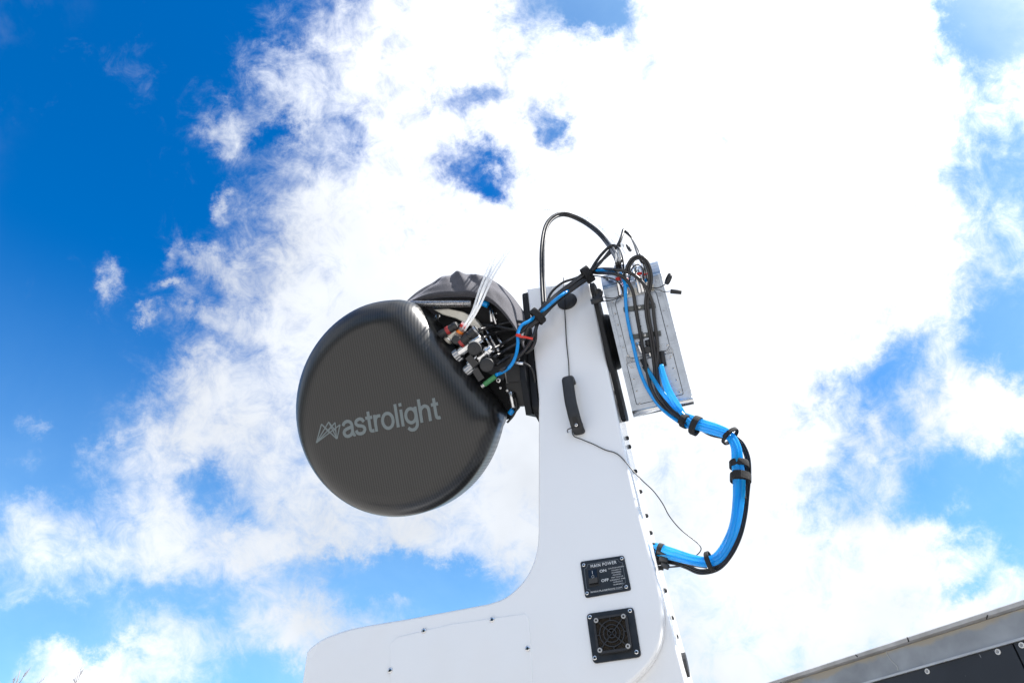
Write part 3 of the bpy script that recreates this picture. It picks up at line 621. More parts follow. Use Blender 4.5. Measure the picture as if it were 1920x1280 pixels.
# small scuffed marks are in the material; hose of the right side below
# ------------------------------------------------------------------ cloth hood over the back of the telescope
def hood():
    rimf = [(757, 572), (775, 562), (800, 553), (825, 549), (850, 548), (875, 548), (900, 552), (925, 565), (945, 585), (962, 608), (974, 630), (980, 650)]
    crest = [(763, 568), (790, 548), (818, 531), (838, 519), (856, 513), (880, 515), (905, 519), (930, 529), (952, 546), (970, 567), (984, 592), (992, 625)]
    b = MB(); R0 = [ot(x, y, .13) for x, y in rimf]; R1 = [ot(x, y, .25) for x, y in crest]
    def up(Ra, k):
        out = []; n = (len(Ra)-1)*k
        for i in range(n+1):
            t = i/k; j = min(int(t), len(Ra)-2); f = t-j; p0, p1, p2, p3 = Ra[max(j-1, 0)], Ra[j], Ra[j+1], Ra[min(j+2, len(Ra)-1)]
            out.append(.5*((2*p1)+(p2-p0)*f+(2*p0-5*p1+4*p2-p3)*f*f+(3*p1-p0-3*p2+p3)*f**3))
        return out
    R0, R1 = up(R0, 6), up(R1, 6); n = len(R0); rings = []
    Rb = [p - NV*.22 - VV*.12 for p in R1]; Re = [p - NV*.34 - VV*.34 for p in R1]
    for k in range(25):
        t = k/24; rg = []
        for i in range(n):
            u = i/(n-1)
            p = R0[i]*(1-t)**1+R1[i]*t; p = p + VV*(.028*math.sin(math.pi*t)*math.sin(math.pi*u)) - NV*0
            fold = .0055*math.sin(u*34+math.sin(t*5+u*9)*2.2)*math.sin(math.pi*min(1, t*1.0+.08))*(1-.5*t) + .008*noise.noise((u*7, t*4, 3.1))
            # pleats running down from the peak
            dpk = abs(u-.36-.10*(1-t)); fold += .008*math.exp(-(dpk/.02)**2) - .006*math.exp(-((dpk-.06)/.025)**2)
            q = (p+NV*0)+(NV*.55+VV*.6)*fold*(0.15+math.sin(math.pi*min(max(t, 0), 1))*.85)
            rg.append(q)
        rings.append(rg)
    for k in range(1, 9): t = k/8; rings.append([R1[i]*(1-t)+Rb[i]*t+VV*.02*math.sin(math.pi*t) for i in range(n)])
    for k in range(1, 9): t = k/8; rings.append([Rb[i]*(1-t)+Re[i]*t for i in range(n)])
    # turned-in hem
    hem = [[p - VV*.012 - NV*.004 for p in R0], [p - VV*.012 - NV*.02 for p in R0]]
    b.loft(hem[::-1]+rings, closed=False); o = b.build('cloth_hood', CLOTH)
    sd = o.modifiers.new('thickness', 'SOLIDIFY'); sd.thickness = .003
    tag(o, 'dark grey cloth hood draped over the back of the telescope', 'cover')
hood()

# ================================================================== aluminium equipment box
box = thing('equipment_box', tuple(O(.715, .04, .25)), 'bare aluminium electronics box on the right of the white arm', 'equipment box')
BX0, BX1, BY0, BY1, BD = .632, .803, -.160, .262, .15
def bsec(): # profile in (y, d): rounded top and bottom
    o = []; r = .017
    for k in range(9): t = R(-90+180*k/8+180); o.append((BY0+.004+r*math.cos(t)*-1*-1*0+(-r*math.sin(R(180*k/8)) if True else 0), BD+r-r*math.cos(R(180*k/8))))
    return o
prof = []
r = .017
for k in range(9): a = R(180*k/8); prof.append((BY0+.012-r*math.sin(a), BD-.006+r-r*math.cos(a)))
prof += [(BY0+.012, BD+.04), (BY0+.012, BD+.15), (BY1, BD+.15)]
rt_ = .065
for k in range(9): a = R(90-90*k/8); prof.append((BY1-rt_+rt_*math.cos(R(90)-a if False else R(90*k/8)) if False else BY1-rt_+rt_*math.cos(R(90*k/8)), BD+rt_-rt_*math.sin(R(90*k/8))))
prof = [prof[i] for i in range(len(prof))]
b = MB(); b.loft([[O(x, y, d) for y, d in prof] for x in (BX0, BX1)], cap0=True, cap1=True, smooth=True)
b.sm = [len(f) == 4 and max((b.v[f[i]]-b.v[f[(i+1) % 4]]).length for i in (1, 3)) < .025 for f in b.f]; hb = b.build('housing', ALU, box)
# raised cover plates on the face
def fp(name, x0, y0, x1, y1, rr, h, mt=ALU, bev=.0012): b = MB(); b.prism(rrect(x0, y0, x1, y1, rr), O, BD-h, BD+.002, bev=bev, seg=2); return b.build(name, mt, box)
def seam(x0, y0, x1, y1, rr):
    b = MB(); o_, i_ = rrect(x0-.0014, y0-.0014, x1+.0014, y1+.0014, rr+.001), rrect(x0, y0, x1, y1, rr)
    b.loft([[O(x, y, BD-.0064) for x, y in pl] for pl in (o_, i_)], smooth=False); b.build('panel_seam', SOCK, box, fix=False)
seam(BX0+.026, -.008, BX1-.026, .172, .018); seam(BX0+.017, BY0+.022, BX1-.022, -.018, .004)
for yy, rr in ((BY0+.001, .0125), (BY1-.05, .004)):
    b = MB(); b.cyl(O(BX0-.0005, yy, BD+.006), O(BX1+.0005, yy, BD+.006), rr, n=32, bev=.05); b.build('rolled_edge', ALU2, box)
fp('upper_panel', BX0+.026, -.008, BX1-.026, .172, .018, .0095); fp('lower_panel', BX0+.017, BY0+.022, BX1-.022, -.018, .004, .0088)
b = MB(); b.box(O(BX1-.006, .03, BD-.006), .0022, .18, .002, (XV, VV, NV)); b.build('edge_rib', ALU, box)
b = MB(); b.box(O(BX0+.009, .02, BD-.006), .0018, .17, .0016, (XV, VV, NV)); b.build('edge_rib', ALU, box)
for xx in (BX0+.042, BX1-.045):      # circular milled marks
    for j, rr in enumerate((.008, .013, .018, .023)):
        b = MB(); n = 40; c0 = (xx, -.012)
        b.loft([[O(c0[0]+q*math.cos(k*math.tau/n), c0[1]+q*math.sin(k*math.tau/n), dd) for k in range(n)] for q, dd in ((rr, BD-.0090), (rr+.0006, BD-.0112), (rr+.0014, BD-.0112), (rr+.002, BD-.0090))]); b.build('milled_ring', ALU2, box)
for i in range(5):
    place(SCREW, 'screw', O(BX0+.026, BY0+.024+.035*i, BD-.0098), NV, .0032, box); place(SCREW, 'screw', O(BX1-.03, BY0+.03+.034*i, BD-.0098), NV, .0036, box)
    place(SCREW, 'screw', O(BX0+.018, .03+.034*i, BD-.0065), NV, .0026, box)
for i in range(4): place(SCREW, 'screw', O(BX1-.018, .06+.045*i, BD-.0065), NV, .002, box)
for i in range(7): place(SCREWB, 'hole', O(BX0+.081+.0, .13-.018*i, BD-.0096), NV, .0017, box)
for i in range(9): p = O(BX1, BY0+.03+.042*i, BD+.02); place(SCREW, 'screw', p, XV, .0028, box)
# clamp bars
def bar(p, q, name='cable_clamp'):
    A, B = Vector(oi(*p, BD-.02)), Vector(oi(*q, BD-.02)); t = (B-A).normalized(); n = Vector((-t.y, t.x)); h = .0065
    b = MB(); b.prism(ccw([tuple(A+n*h), tuple(A-n*h), tuple(B-n*h), tuple(B+n*h)]), O, BD-.022, BD-.012, bev=.001, seg=1); o = b.build(name, mat('grey_plastic', (.09, .1, .1), .5), box)
    mid = (A+B)/2; place(SCREW, 'screw', O(mid.x, mid.y, BD-.022), NV, .0036, o)
    for e in (A.lerp(B, .06), A.lerp(B, .94)): b = MB(); b.cyl(O(e.x, e.y, BD-.014), O(e.x, e.y, BD-.002), .004, n=12); b.build('stand_off', BLACKM, o)
bar((1169, 580), (1229, 572)); bar((1180, 632), (1239, 624))
# silver sockets at the top with coloured bands
def sock(a, c, d, r, bands=()):
    A, B = ot(*a, d), ot(*c, d); s_ = pxm(A); bb = MB(); bb.cyl(A, B, r*s_, n=18); o = bb.build('socket', STEEL, box); axn = B-A
    bb = MB(); bb.cyl(A+axn*.42, A+axn*.5, r*s_*1.25, n=12); bb.build('nut', STEELD, o)
    for col, t in bands: bb = MB(); bb.cyl(A+axn*(t-.06), A+axn*(t+.06), r*s_*1.12, n=18); bb.build('band', col, o)
sock((1164, 555), (1155, 498), .125, 4.5, [(RED, .55)]); sock((1176, 552), (1169, 496), .125, 5, [(BLUEC, .28), (RED, .48)])
sock((1200, 550), (1189, 492), .125, 4.5); sock((1207, 548), (1197, 505), .12, 4.5, [(RED, .8)]); sock((1217, 545), (1206, 488), .125, 4.6, [(RED, .5), (BLUEC, .34)])
bb = MB(); bb.prism(rrect(*(oi(1166, 560, .13)), *(oi(1224, 530, .13)), .003), O, .135, .15, bev=.001); bb.build('socket_block', CREAM, box)
# lower connectors with black boots
def boot(a, c, r, mt=BLACKM): A, B = ot(*a, BD-.02), ot(*c, BD-.02); s_ = pxm(A); bb = MB(); bb.cyl(A, B, r*s_, n=8, bev=.1); return bb.build('connector', mt, box)
boot((1204, 672), (1212, 688), 5.2); boot((1208, 685), (1216, 698), 5.2); boot((1240, 658), (1245, 686), 5.0); boot((1235, 662), (1239, 690), 4.)
boot((1214, 637), (1217, 648), 5.5); boot((1195, 642), (1204, 662), 5.4, STEEL); boot((1216, 650), (1220, 668), 5, STEEL)
p = ot(1214, 656, BD-.028); bb = MB(); bb.cyl(p, p+NV*.006, 7*pxm(p), n=20); bb.build('end_cap', BLACKM, box)
# dangling dust caps on tethers
def cap(c, r, tether, ax, label, h=.6):
    p = pt(c); s_ = pxm(p); t_ = thing('dust_cap', tuple(p), label, 'dust cap', 'dust caps hanging on tethers at the aluminium box')
    bb = MB(); ax = Vector(ax).normalized(); bb.lathe(p, ax, [(.001, -h*r*s_), (.9*r*s_, -h*r*s_), (r*s_, -h*.8*r*s_), (r*s_, h*r*s_), (.8*r*s_, h*r*s_), (.78*r*s_, 0), (.001, 0)], 24); bb.build('cap', BLACKM, t_)
    bb = MB(); bb.tube([pt(q) for q in tether], .0016, n=6); bb.build('tether', RUBBER, t_)
cap((1122, 551, 'o', .11), 10, [(1131, 557, 'o', .11), (1150, 559, 'o', .11), (1165, 553, 'o', .12)], (-.55, -.8, -.1), 'upper of two round black dust caps left of the aluminium box', .3)
cap((1119.5, 563, 'o', .10), 12, [(1131, 565, 'o', .10), (1150, 562, 'o', .11), (1165, 556, 'o', .12)], (.0, -.65, .76), 'lower of two round black dust caps left of the aluminium box', .45)
cap((1253.5, 523, 'o', .1), 11, [(1247, 533, 'o', .11), (1236, 539, 'o', .11), (1221, 540, 'o', .12)], (-.75, -.5, .3), 'round black dust cap at the top right of the aluminium box', .3)
p = ot(1268, 547, .11); t_ = thing('dust_cap', tuple(p), 'slim black tube cap pointing right at the top of the aluminium box', 'dust cap', 'dust caps hanging on tethers at the aluminium box')
bb = MB(); bb.cyl(ot(1257, 546, .11), ot(1278, 548, .11), 4.2*pxm(p)); bb.build('cap', BLACKM, t_); bb = MB(); bb.tube([ot(1257, 546, .11), ot(1245, 547, .11), ot(1235, 543, .11), ot(1222, 543, .12)], .0012, n=6); bb.build('tether', RUBBER, t_)
# black altitude plate between arm and box, seen on edge
q0 = oi(1166, 782, .12); yt = oi(1108, 528, .12)[1]
fl = rquad([(-.178, .115), (.235, .115), (.235, .21), (-.178, .21)], [.02, .03, .03, .03])
b = MB(); b.prism(ccw(fl), lambda x, y, d: O(d, x, y), .599, .612, bev=.0015); b.build('altitude_plate', BLACKS, mount)

# ================================================================== cables
def cable(name, pts, r_px, mt, label, cat='cable', group=None, strands=None, n=10):
    P = [pt(p) for p in pts]; s_ = pxm(P[len(P)//2])
    if not strands:
        b = MB(); b.tube(P, r_px*s_, n=n); o = b.build(name, mt)
        return tag(o, label, cat, group)
    t_ = thing(name, tuple(P[0]), label, cat, group)
    for i, (ox, oy) in enumerate(strands):
        Q = []
        for j, p in enumerate(P):
            d = (P[min(j+1, len(P)-1)]-P[max(j-1, 0)]).normalized(); vdir = (p-CAM).normalized(); sd = d.cross(vdir).normalized()
            Q.append(p+sd*(ox*s_)-vdir*(oy*s_))
        b = MB(); b.tube(Q, r_px*s_, n=n); b.build('strand', mt, t_)
    return t_
GA = 'cable bundle between telescope and aluminium box'; GB = 'cables hanging down the right of the arm'; GC = 'black leads fanning into the telescope connectors'
def bo(p, dx=0, dy=0): return p
# big arch
cable('arched_cable', [(1020, 575, -.05), (1017, 520, -.05), (1017, 465, -.06), (1024, 425, -.05), (1040, 406, -.03), (1062, 402, 0), (1092, 414, .03), (1120, 434, .02), (1140, 457, 0), (1157, 485, 'o', .11), (1160, 505, 'o', .12)], 2.6, RUBBER,
      'pair of black cables arching highest above the white arm', 'cable', None, [(-2.2, 0), (2.2, .5)])
# bundle strap to strap
S1, S2, S3 = (1008, 592, -.06), (1052, 550, -.05), (1101, 514, -.04)
strs = [((0, 0), RUBBER), ((4.5, 1), RUBBER), ((-4.5, 1), RUBBER), ((1, 4), RUBBER), ((-8, -1), RUBBER)]
labs = ['black cable in the middle of the bundle crossing the arm top', 'black cable along the lower edge of the bundle crossing the arm top', 'black cable beside the blue one in the bundle crossing the arm top', 'black cable lying on top of the bundle crossing the arm top', 'black cable along the upper edge of the bundle crossing the arm top']
def offs(pts, ox, oy):
    out = []
    for j, p in enumerate(pts):
        a, c = pts[max(j-1, 0)], pts[min(j+1, len(pts)-1)]; dx, dy = c[0]-a[0], c[1]-a[1]; l = math.hypot(dx, dy) or 1
        q = list(p); q[0] += -dy/l*ox; q[1] += dx/l*ox
        if len(q) == 3: q[2] -= oy*.0015
        else: q[3] -= oy*.0015
        out.append(tuple(q))
    return out
main = [(992, 606, -.06), S1, (1026, 573, -.065), S2, (1078, 531, -.05), S3]
ends_r = [[(1122, 505, -.05), (1150, 505, 'o', .10), (1180, 511, 'o', .1), (1205, 530, 'o', .1), (1222, 563, 'o', .115), (1227, 600, 'o', .12), (1233, 650, 'o', .12), (1232, 700, 'o', .11), (1243, 745, 'o', .1), (1268, 778, .06), (1284, 788, .06)],
          [(1122, 512, -.05), (1150, 513, 'o', .10), (1172, 522, 'o', .1), (1186, 545, 'o', .11), (1192, 580, 'o', .125), (1202, 635, 'o', .12), (1210, 680, 'o', .11), (1222, 730, 'o', .1), (1245, 765, .06), (1284, 790, .06)],
          [(1120, 497, -.05), (1140, 478, -.05), (1156, 463, -.05), (1164, 448, -.05), (1169, 431, -.04)],
          [(1116, 503, -.05), (1132, 485, -.05), (1146, 468, -.05), (1160, 461, -.05), (1174, 461, -.04), (1182, 470, -.04)],
          [(1112, 500, -.05), (1128, 477, -.05), (1146, 461, -.05), (1158, 466, -.05), (1164, 490, 'o', .11)]]
ends_l = [[(858, 611, 'o', .07), (878, 607, -.06), (925, 611, -.06), (968, 618, -.06)], [(898, 618, 'o', .06), (930, 610, -.06), (965, 603, -.06)], [(905, 634, 'o', .06), (925, 624, -.05), (955, 618, -.055), (980, 611, -.06)],
          [(924, 654, 'o', .06), (950, 640, -.05), (978, 622, -.06)], [(925, 670, 'o', .06), (950, 655, -.05), (980, 636, -.05), (990, 615, -.06)]]
for i, ((ox, oy), mt_) in enumerate(strs):
    cable('bundled_cable', ends_l[i]+offs(main, -ox*.9, oy*.6)+ends_r[i], 3.1, mt_, labs[i], 'cable', GA)
cable('bundled_cable', [(940, 694, 'o', .05), (960, 680, -.05), (985, 655, -.04), (1001, 628, -.05), (1010, 603, -.05), (1034, 575, -.05), (1060, 548, -.04), (1090, 524, -.03), (1101, 519, -.03)], 3.4, RUBBER, 'thick black cable under the bundle crossing the arm top, curling to the lowest connector', 'cable', GA)
cable('bundled_cable', [(930, 684, 'o', .08), (962, 665, -.03), (990, 660, -.03), (1003, 640, -.04), (1006, 610, -.05), (1018, 590, -.05), (1040, 568, -.045)], 3.2, RUBBER, 'thick black cable looping behind the blue one left of the arm', 'cable', GA)
cable('bundled_cable', [(1024, 570, -.04), (1034, 548, -.04), (1055, 530, -.04), (1078, 522, -.04), (1095, 514, -.03)], 2.4, RUBBER, 'black cable bowing above the bundle between two straps on the arm', 'cable', GA)
cable('blue_cable', [(930, 703, 'o', .055), (945, 696, -.06), (958, 685, -.07), (967, 667, -.07), (971, 645, -.075), (971, 625, -.08), (978, 610, -.08), (992, 602, -.072), (1008, 590, -.062), (1024, 577, -.075), (1040, 563, -.078), (1056, 551, -.07), (1068, 543, -.045), (1085, 527, -.02), (1105, 511, .0), (1140, 506, 'o', .15), (1164, 514, 'o', .13), (1172, 535, 'o', .1), (1173, 565, 'o', .115), (1177, 600, 'o', .12), (1187, 645, 'o', .115), (1198, 690, 'o', .11), (1214, 728, 'o', .1), (1240, 765, .06), (1284, 797, .06), (1310, 803, .06)], 3.0, BLUEC, 'single blue cable running with the black ones across the arm and down the box', 'cable')
cable('looped_cable', [(1176, 512, 'o', .1), (1178, 500, 'o', .09), (1186, 487, 'o', .09), (1198, 482, 'o', .09), (1210, 489, 'o', .09), (1218, 508, 'o', .09), (1219, 530, 'o', .1), (1213, 560, 'o', .115), (1214, 590, 'o', .12), (1222, 635, 'o', .12), (1229, 690, 'o', .11), (1232, 725, 'o', .1), (1252, 762, .05), (1284, 786, .05)], 2.7, RUBBER, 'pair of black cables making a small loop over the box sockets', 'cable', None, [(-2.3, 0), (2.3, 0)])
cable('short_cable', [(1171, 432, -.04), (1180, 440, -.04), (1188, 455, -.04), (1196, 478, 'o', .11), (1203, 492, 'o', .12)], 1.9, RUBBER, 'short black cable hooking down behind the loop at the box top', 'cable')
for k, (pts, lab) in enumerate((([(869, 618, 'o', .07), (888, 585, -.17), (905, 535, -.2), (935, 470, -.16), (975, 418, -.06), (1020, 392, .04), (1075, 394, .1), (1120, 408, .1), (1160, 440, .06), (1172, 470, 'o', .11), (1190, 492, 'o', .12)], 'milky tube forming the higher of two pale arcs above the cables'),
                                ([(873, 612, 'o', .07), (896, 575, -.17), (924, 515, -.19), (962, 460, -.15), (1000, 424, -.05), (1040, 398, .06), (1085, 404, .1), (1120, 424, .1), (1148, 455, .06), (1158, 480, 'o', .11), (1156, 500, 'o', .12)], 'milky tube forming the lower of two pale arcs above the cables'))):
    cable('milky_tube', pts, 1.6, CLEARW, lab, 'tube', 'pale milky tubes arching over the arm', [(-2.2, 0), (2.2, 0)])
for pts, lab in (([(1104, 509, -.045), (1122, 484, -.05), (1140, 466, -.05), (1157, 462, -.05), (1166, 478, 'o', .10), (1170, 505, 'o', .11), (1174, 535, 'o', .12)], 'thin black wire dipping from the strap into the left sockets'),
                 ([(1170, 434, -.04), (1184, 447, -.04), (1197, 470, 'o', .10), (1208, 500, 'o', .10), (1214, 528, 'o', .12)], 'thin black wire falling steeply into the right sockets'),
                 ([(1108, 516, -.045), (1130, 519, 'o', .11), (1152, 524, 'o', .11), (1166, 538, 'o', .12), (1168, 556, 'o', .13)], 'thin black wire lying lowest between strap and sockets'),
                 ([(1180, 530, 'o', .12), (1184, 505, 'o', .095), (1196, 496, 'o', .09), (1206, 508, 'o', .10), (1205, 540, 'o', .12)], 'smallest black wire loop between the sockets')):
    cable('thin_wire', pts, 1.3, RUBBER, lab, 'wire', n=8)
# straps
def strap(c, dirpt, rpx, wpx, label, group='black cable straps', sq=.8, tail=None):
    p = pt(c); q = pt(dirpt); ax = (q-p).normalized(); s_ = pxm(p); t = ax.orthogonal().normalized(); vd = (p-CAM).normalized(); t = ax.cross(vd).normalized(); u = ax.cross(t)
    n = 28; ph = random.random()*6
    def rg(rr, z):
        out = []
        for k in range(n):
            a = k*math.tau/n; wob = 1+.05*math.sin(2*a+ph)+.035*math.sin(3*a+ph*2); out.append(p+ax*(z+.06*wpx*s_*math.sin(a+ph))+t*(math.cos(a)*rr*s_*wob)+u*(math.sin(a)*rr*s_*sq*wob))
        return out
    w = wpx*s_/2; b = MB(); prof = [(rpx-2, -w), (rpx-.5, -w), (rpx, -w*.8), (rpx+.1, 0), (rpx, w*.8), (rpx-.5, w), (rpx-2, w), (rpx-2.2, 0), (rpx-2, -w)]
    b.loft([rg(a, z) for a, z in prof])
    # overlapping end of the strap
    a0 = ph; vs = []
    arcp = [(a0+.22*k, rpx+.5+.28*k) for k in range(9)]
    L0 = []
    for a, rr in arcp:
        for z in (-w*.9, w*.9):
            for dr in (0, 1.0): L0.append(p+ax*z+t*(math.cos(a)*(rr+dr)*s_)+u*(math.sin(a)*(rr+dr)*s_*sq))
    fs = []
    for k in range(8):
        i = k*4; j = i+4; fs += [(i, i+2, j+2, j), (i+1, j+1, j+3, i+3), (i, j, j+1, i+1), (i+2, i+3, j+3, j+2)]
    fs += [(0, 1, 3, 2), (32, 34, 35, 33)]
    b.add(L0, fs)
    return tag(b.build('cable_strap', VELCRO), label, 'strap', group)
strap((1008, 592, -.062), (1026, 575, -.062), 16.5, 13, 'wide black strap round the cable bundle at the left edge of the white arm')
strap((1101, 514, -.042), (1118, 502, -.042), 15, 15, 'black strap where the bundle splits above the right edge of the arm')
strap((1285, 790, .055), (1300, 797, .05), 13, 12, 'narrow black strap on the black leads just below the aluminium box', sq=1)
strap((1305, 797, .045), (1325, 805, .045), 18, 12, 'black strap joining blue hoses and black leads, right of the narrow one', sq=1)
strap((1369, 818, .045), (1383, 831, .045), 19, 7, 'loose black strap at the upper bend of the blue hoses', sq=1)
strap((1387, 871, .055), (1388, 890, .055), 17, 13, 'upper of two black straps side by side on the upright blue hoses', sq=.95)
strap((1388, 896, .055), (1388, 915, .055), 19, 16, 'thick black strap with a loose tab on the upright blue hoses', sq=1)
strap((1332, 1053, .085), (1346, 1048, .08), 19, 8, 'loose black strap at the lower bend of the blue hoses', sq=1)
strap((1238, 1031, .13), (1256, 1036, .13), 13, 9, 'small black strap on the blue hoses beside the arm flank', sq=1)
b = MB(); P = [pt((1392, 905, .05)), pt((1398, 912, .05)), pt((1395, 922, .05)), pt((1396, 936, .05))]; b.tube(P, .004, n=8); tag(b.build('strap_tab', VELCRO), 'loose black strap tab hanging behind the upright blue hoses', 'strap')
# blue hoses
hose_path = [(1296, 788, .05), (1318, 798, .045), (1345, 806, .045), (1368, 816, .045), (1381, 838, .045), (1384, 870, .05), (1386, 900, .05), (1384, 940, .055), (1377, 985, .06), (1364, 1020, .07), (1347, 1045, .08), (1325, 1053, .09), (1295, 1048, .10), (1262, 1039, .12), (1238, 1032, .13), (1222, 1026, .14)]
hl = [('leftmost blue hose, hugging the inside of the upright bend', -7.4, 0, [(1240, 684, 'o', .1), (1246, 705, 'o', .09), (1258, 735, 'o', .07), (1276, 765, .04)]),
      ('front middle blue hose in the upright bundle', -2.6, 5, [(1238, 688, 'o', .11), (1243, 710, 'o', .1), (1252, 735, 'o', .08), (1270, 765, .04)]),
      ('back middle blue hose in the upright bundle', 2.8, 1, [(1212, 690, 'o', .11), (1226, 712, 'o', .1), (1243, 738, 'o', .08), (1268, 765, .045)]),
      ('outermost blue hose on the right of the upright bundle', 7.0, 3, [(1218, 698, 'o', .12), (1234, 722, 'o', .11), (1252, 748, 'o', .09), (1273, 772, .05)])]
for lab, ox, oy, st in hl:
    cable('blue_hose', st+[(x+1.6*math.sin(j*1.1+ox), y+1.2*math.cos(j*1.3+ox*2), Y_) for j, (x, y, Y_) in enumerate(offs(hose_path, -ox*.88, oy*1.2))], 4.5, BLUE, lab, 'hose', 'blue hoses looping from the box to the arm', n=14)
blk = [(1284, 792, .06), (1306, 801, .06), (1330, 814, .065), (1358, 820, .06), (1380, 826, .06), (1394, 850, .065), (1398, 880, .07), (1395, 920, .075), (1390, 965, .08), (1380, 1005, .085), (1362, 1040, .09), (1340, 1062, .1), (1310, 1068, .11), (1285, 1058, .12), (1262, 1050, .13), (1232, 1046, .14)]
for i, (ox, lab) in enumerate(((-4, 'black lead nearest the blue hoses on their outer side'), (0, 'middle black lead on the outer side of the blue hoses'), (4, 'outermost black lead, bulging beyond the blue hoses'))):
    q = offs([(x+3, y+(1 if j > 10 else 1), Y_) for j, (x, y, Y_) in enumerate(blk)], ox*.9-2.5, 0); cable('black_lead', q, 1.9, RUBBER, lab, 'cable', GB)
cable('black_lead', [(1236, 1064, .13), (1262, 1062, .12), (1290, 1059, .12), (1318, 1056, .1)], 1.6, RUBBER, 'thin black lead lowest beneath the hoses at the arm flank', 'cable', GB)
cable('black_lead', [(1232, 1042, .13), (1262, 1044, .12), (1290, 1056, .11), (1325, 1062, .1)], 3.2, RUBBER, 'thick black lead under the pale stretch of hose at the arm flank', 'cable', GB)
# entry glands on the arm flank
for (x, y, r) in ((1226, 1027, 6), (1231, 1042, 6), (1234, 1052, 6), (1238, 1063, 5), (1222, 1018, 4)):
    A = at(x-7, y-2, .13); B = at(x+6, y+2, .13); s_ = pxm(A); b = MB(); A.x = max(A.x-.01, .36); b.cyl(A, B, r*s_, r*s_*.8, n=12); b.build('cable_gland', BLACKM, mount)
for (a, c, r) in (((1232, 1035), (1250, 1040), 4), ((1236, 1048), (1252, 1050), 6), ((1240, 1058), (1254, 1063), 5.2)):
    A, B = at(*a, .12), at(*c, .12); b = MB(); b.cyl(A, B, r*pxm(A), n=14); b.build('cable_gland', BLACKM, mount)
# thin wire
cable('thin_wire', [(1056, 520, .05), (1056.5, 526, -.004), (1057.5, 560, -.008), (1060, 600, -.004), (1062, 640, -.004), (1066, 680, -.006), (1067, 712, -.012), (1066, 722, -.03)], 1.05, RUBBER, 'thin black wire hanging from the arm top to the handle', 'wire', n=6)
cable('thin_wire', [(1072, 800, -.012), (1075, 816, -.01), (1090, 823, -.006), (1112, 832, -.004), (1135, 843, -.004), (1152, 848, -.004), (1165, 857, -.004), (1185, 880, -.01), (1205, 901, .0), (1225, 920, .03), (1242, 943, .06), (1255, 967, .08), (1275, 991, .1), (1300, 1011, .11), (1312, 1022, .11), (1314, 1031, .11), (1305, 1041, .12), (1292, 1046, .12)], 1.05, RUBBER, 'thin black wire trailing from the handle foot down to the blue hoses', 'wire', n=6)
b = MB(); A = at(1076, 808); b.tube([(A.x-.017, -.001, A.z+.0), (A.x-.012, -.022, A.z-.004), (A.x+.006, -.027, A.z-.004), (A.x+.022, -.02, A.z+.003), (A.x+.027, -.005, A.z+.006)], .0014, n=6); b.box((A.x+.027, -.016, A.z+.006), .003, .004, .003); tag(b.build('zip_tie', BLACKM), 'black zip tie holding the wire at the foot of the handle', 'zip tie')
# red tag
b = MB(); l = [(968, 628, -.1), (975, 631, -.1), (985, 632, -.1), (993, 634, -.1), (999, 635, -.1)]; P = [at(*q) for q in l]
top = [p+UP*.0035 for p in P]; bot = [p-UP*.003 for p in P]; th = FW*.0015
vs = top+bot+[p+th for p in top]+[p+th for p in bot]; k = 5; fs = []
for i in range(4): fs += [(i, i+1, k+i+1, k+i), (2*k+i, 3*k+i, 3*k+i+1, 2*k+i+1), (i, 2*k+i, 2*k+i+1, i+1), (k+i, k+i+1, 3*k+i+1, 3*k+i)]
b.add(vs, fs); b.cyl(at(968, 628, -.085), at(976, 629, -.085), .005, n=10); tag(b.build('cable_tag', RED), 'small red tag wrapped round the blue cable', 'tag')

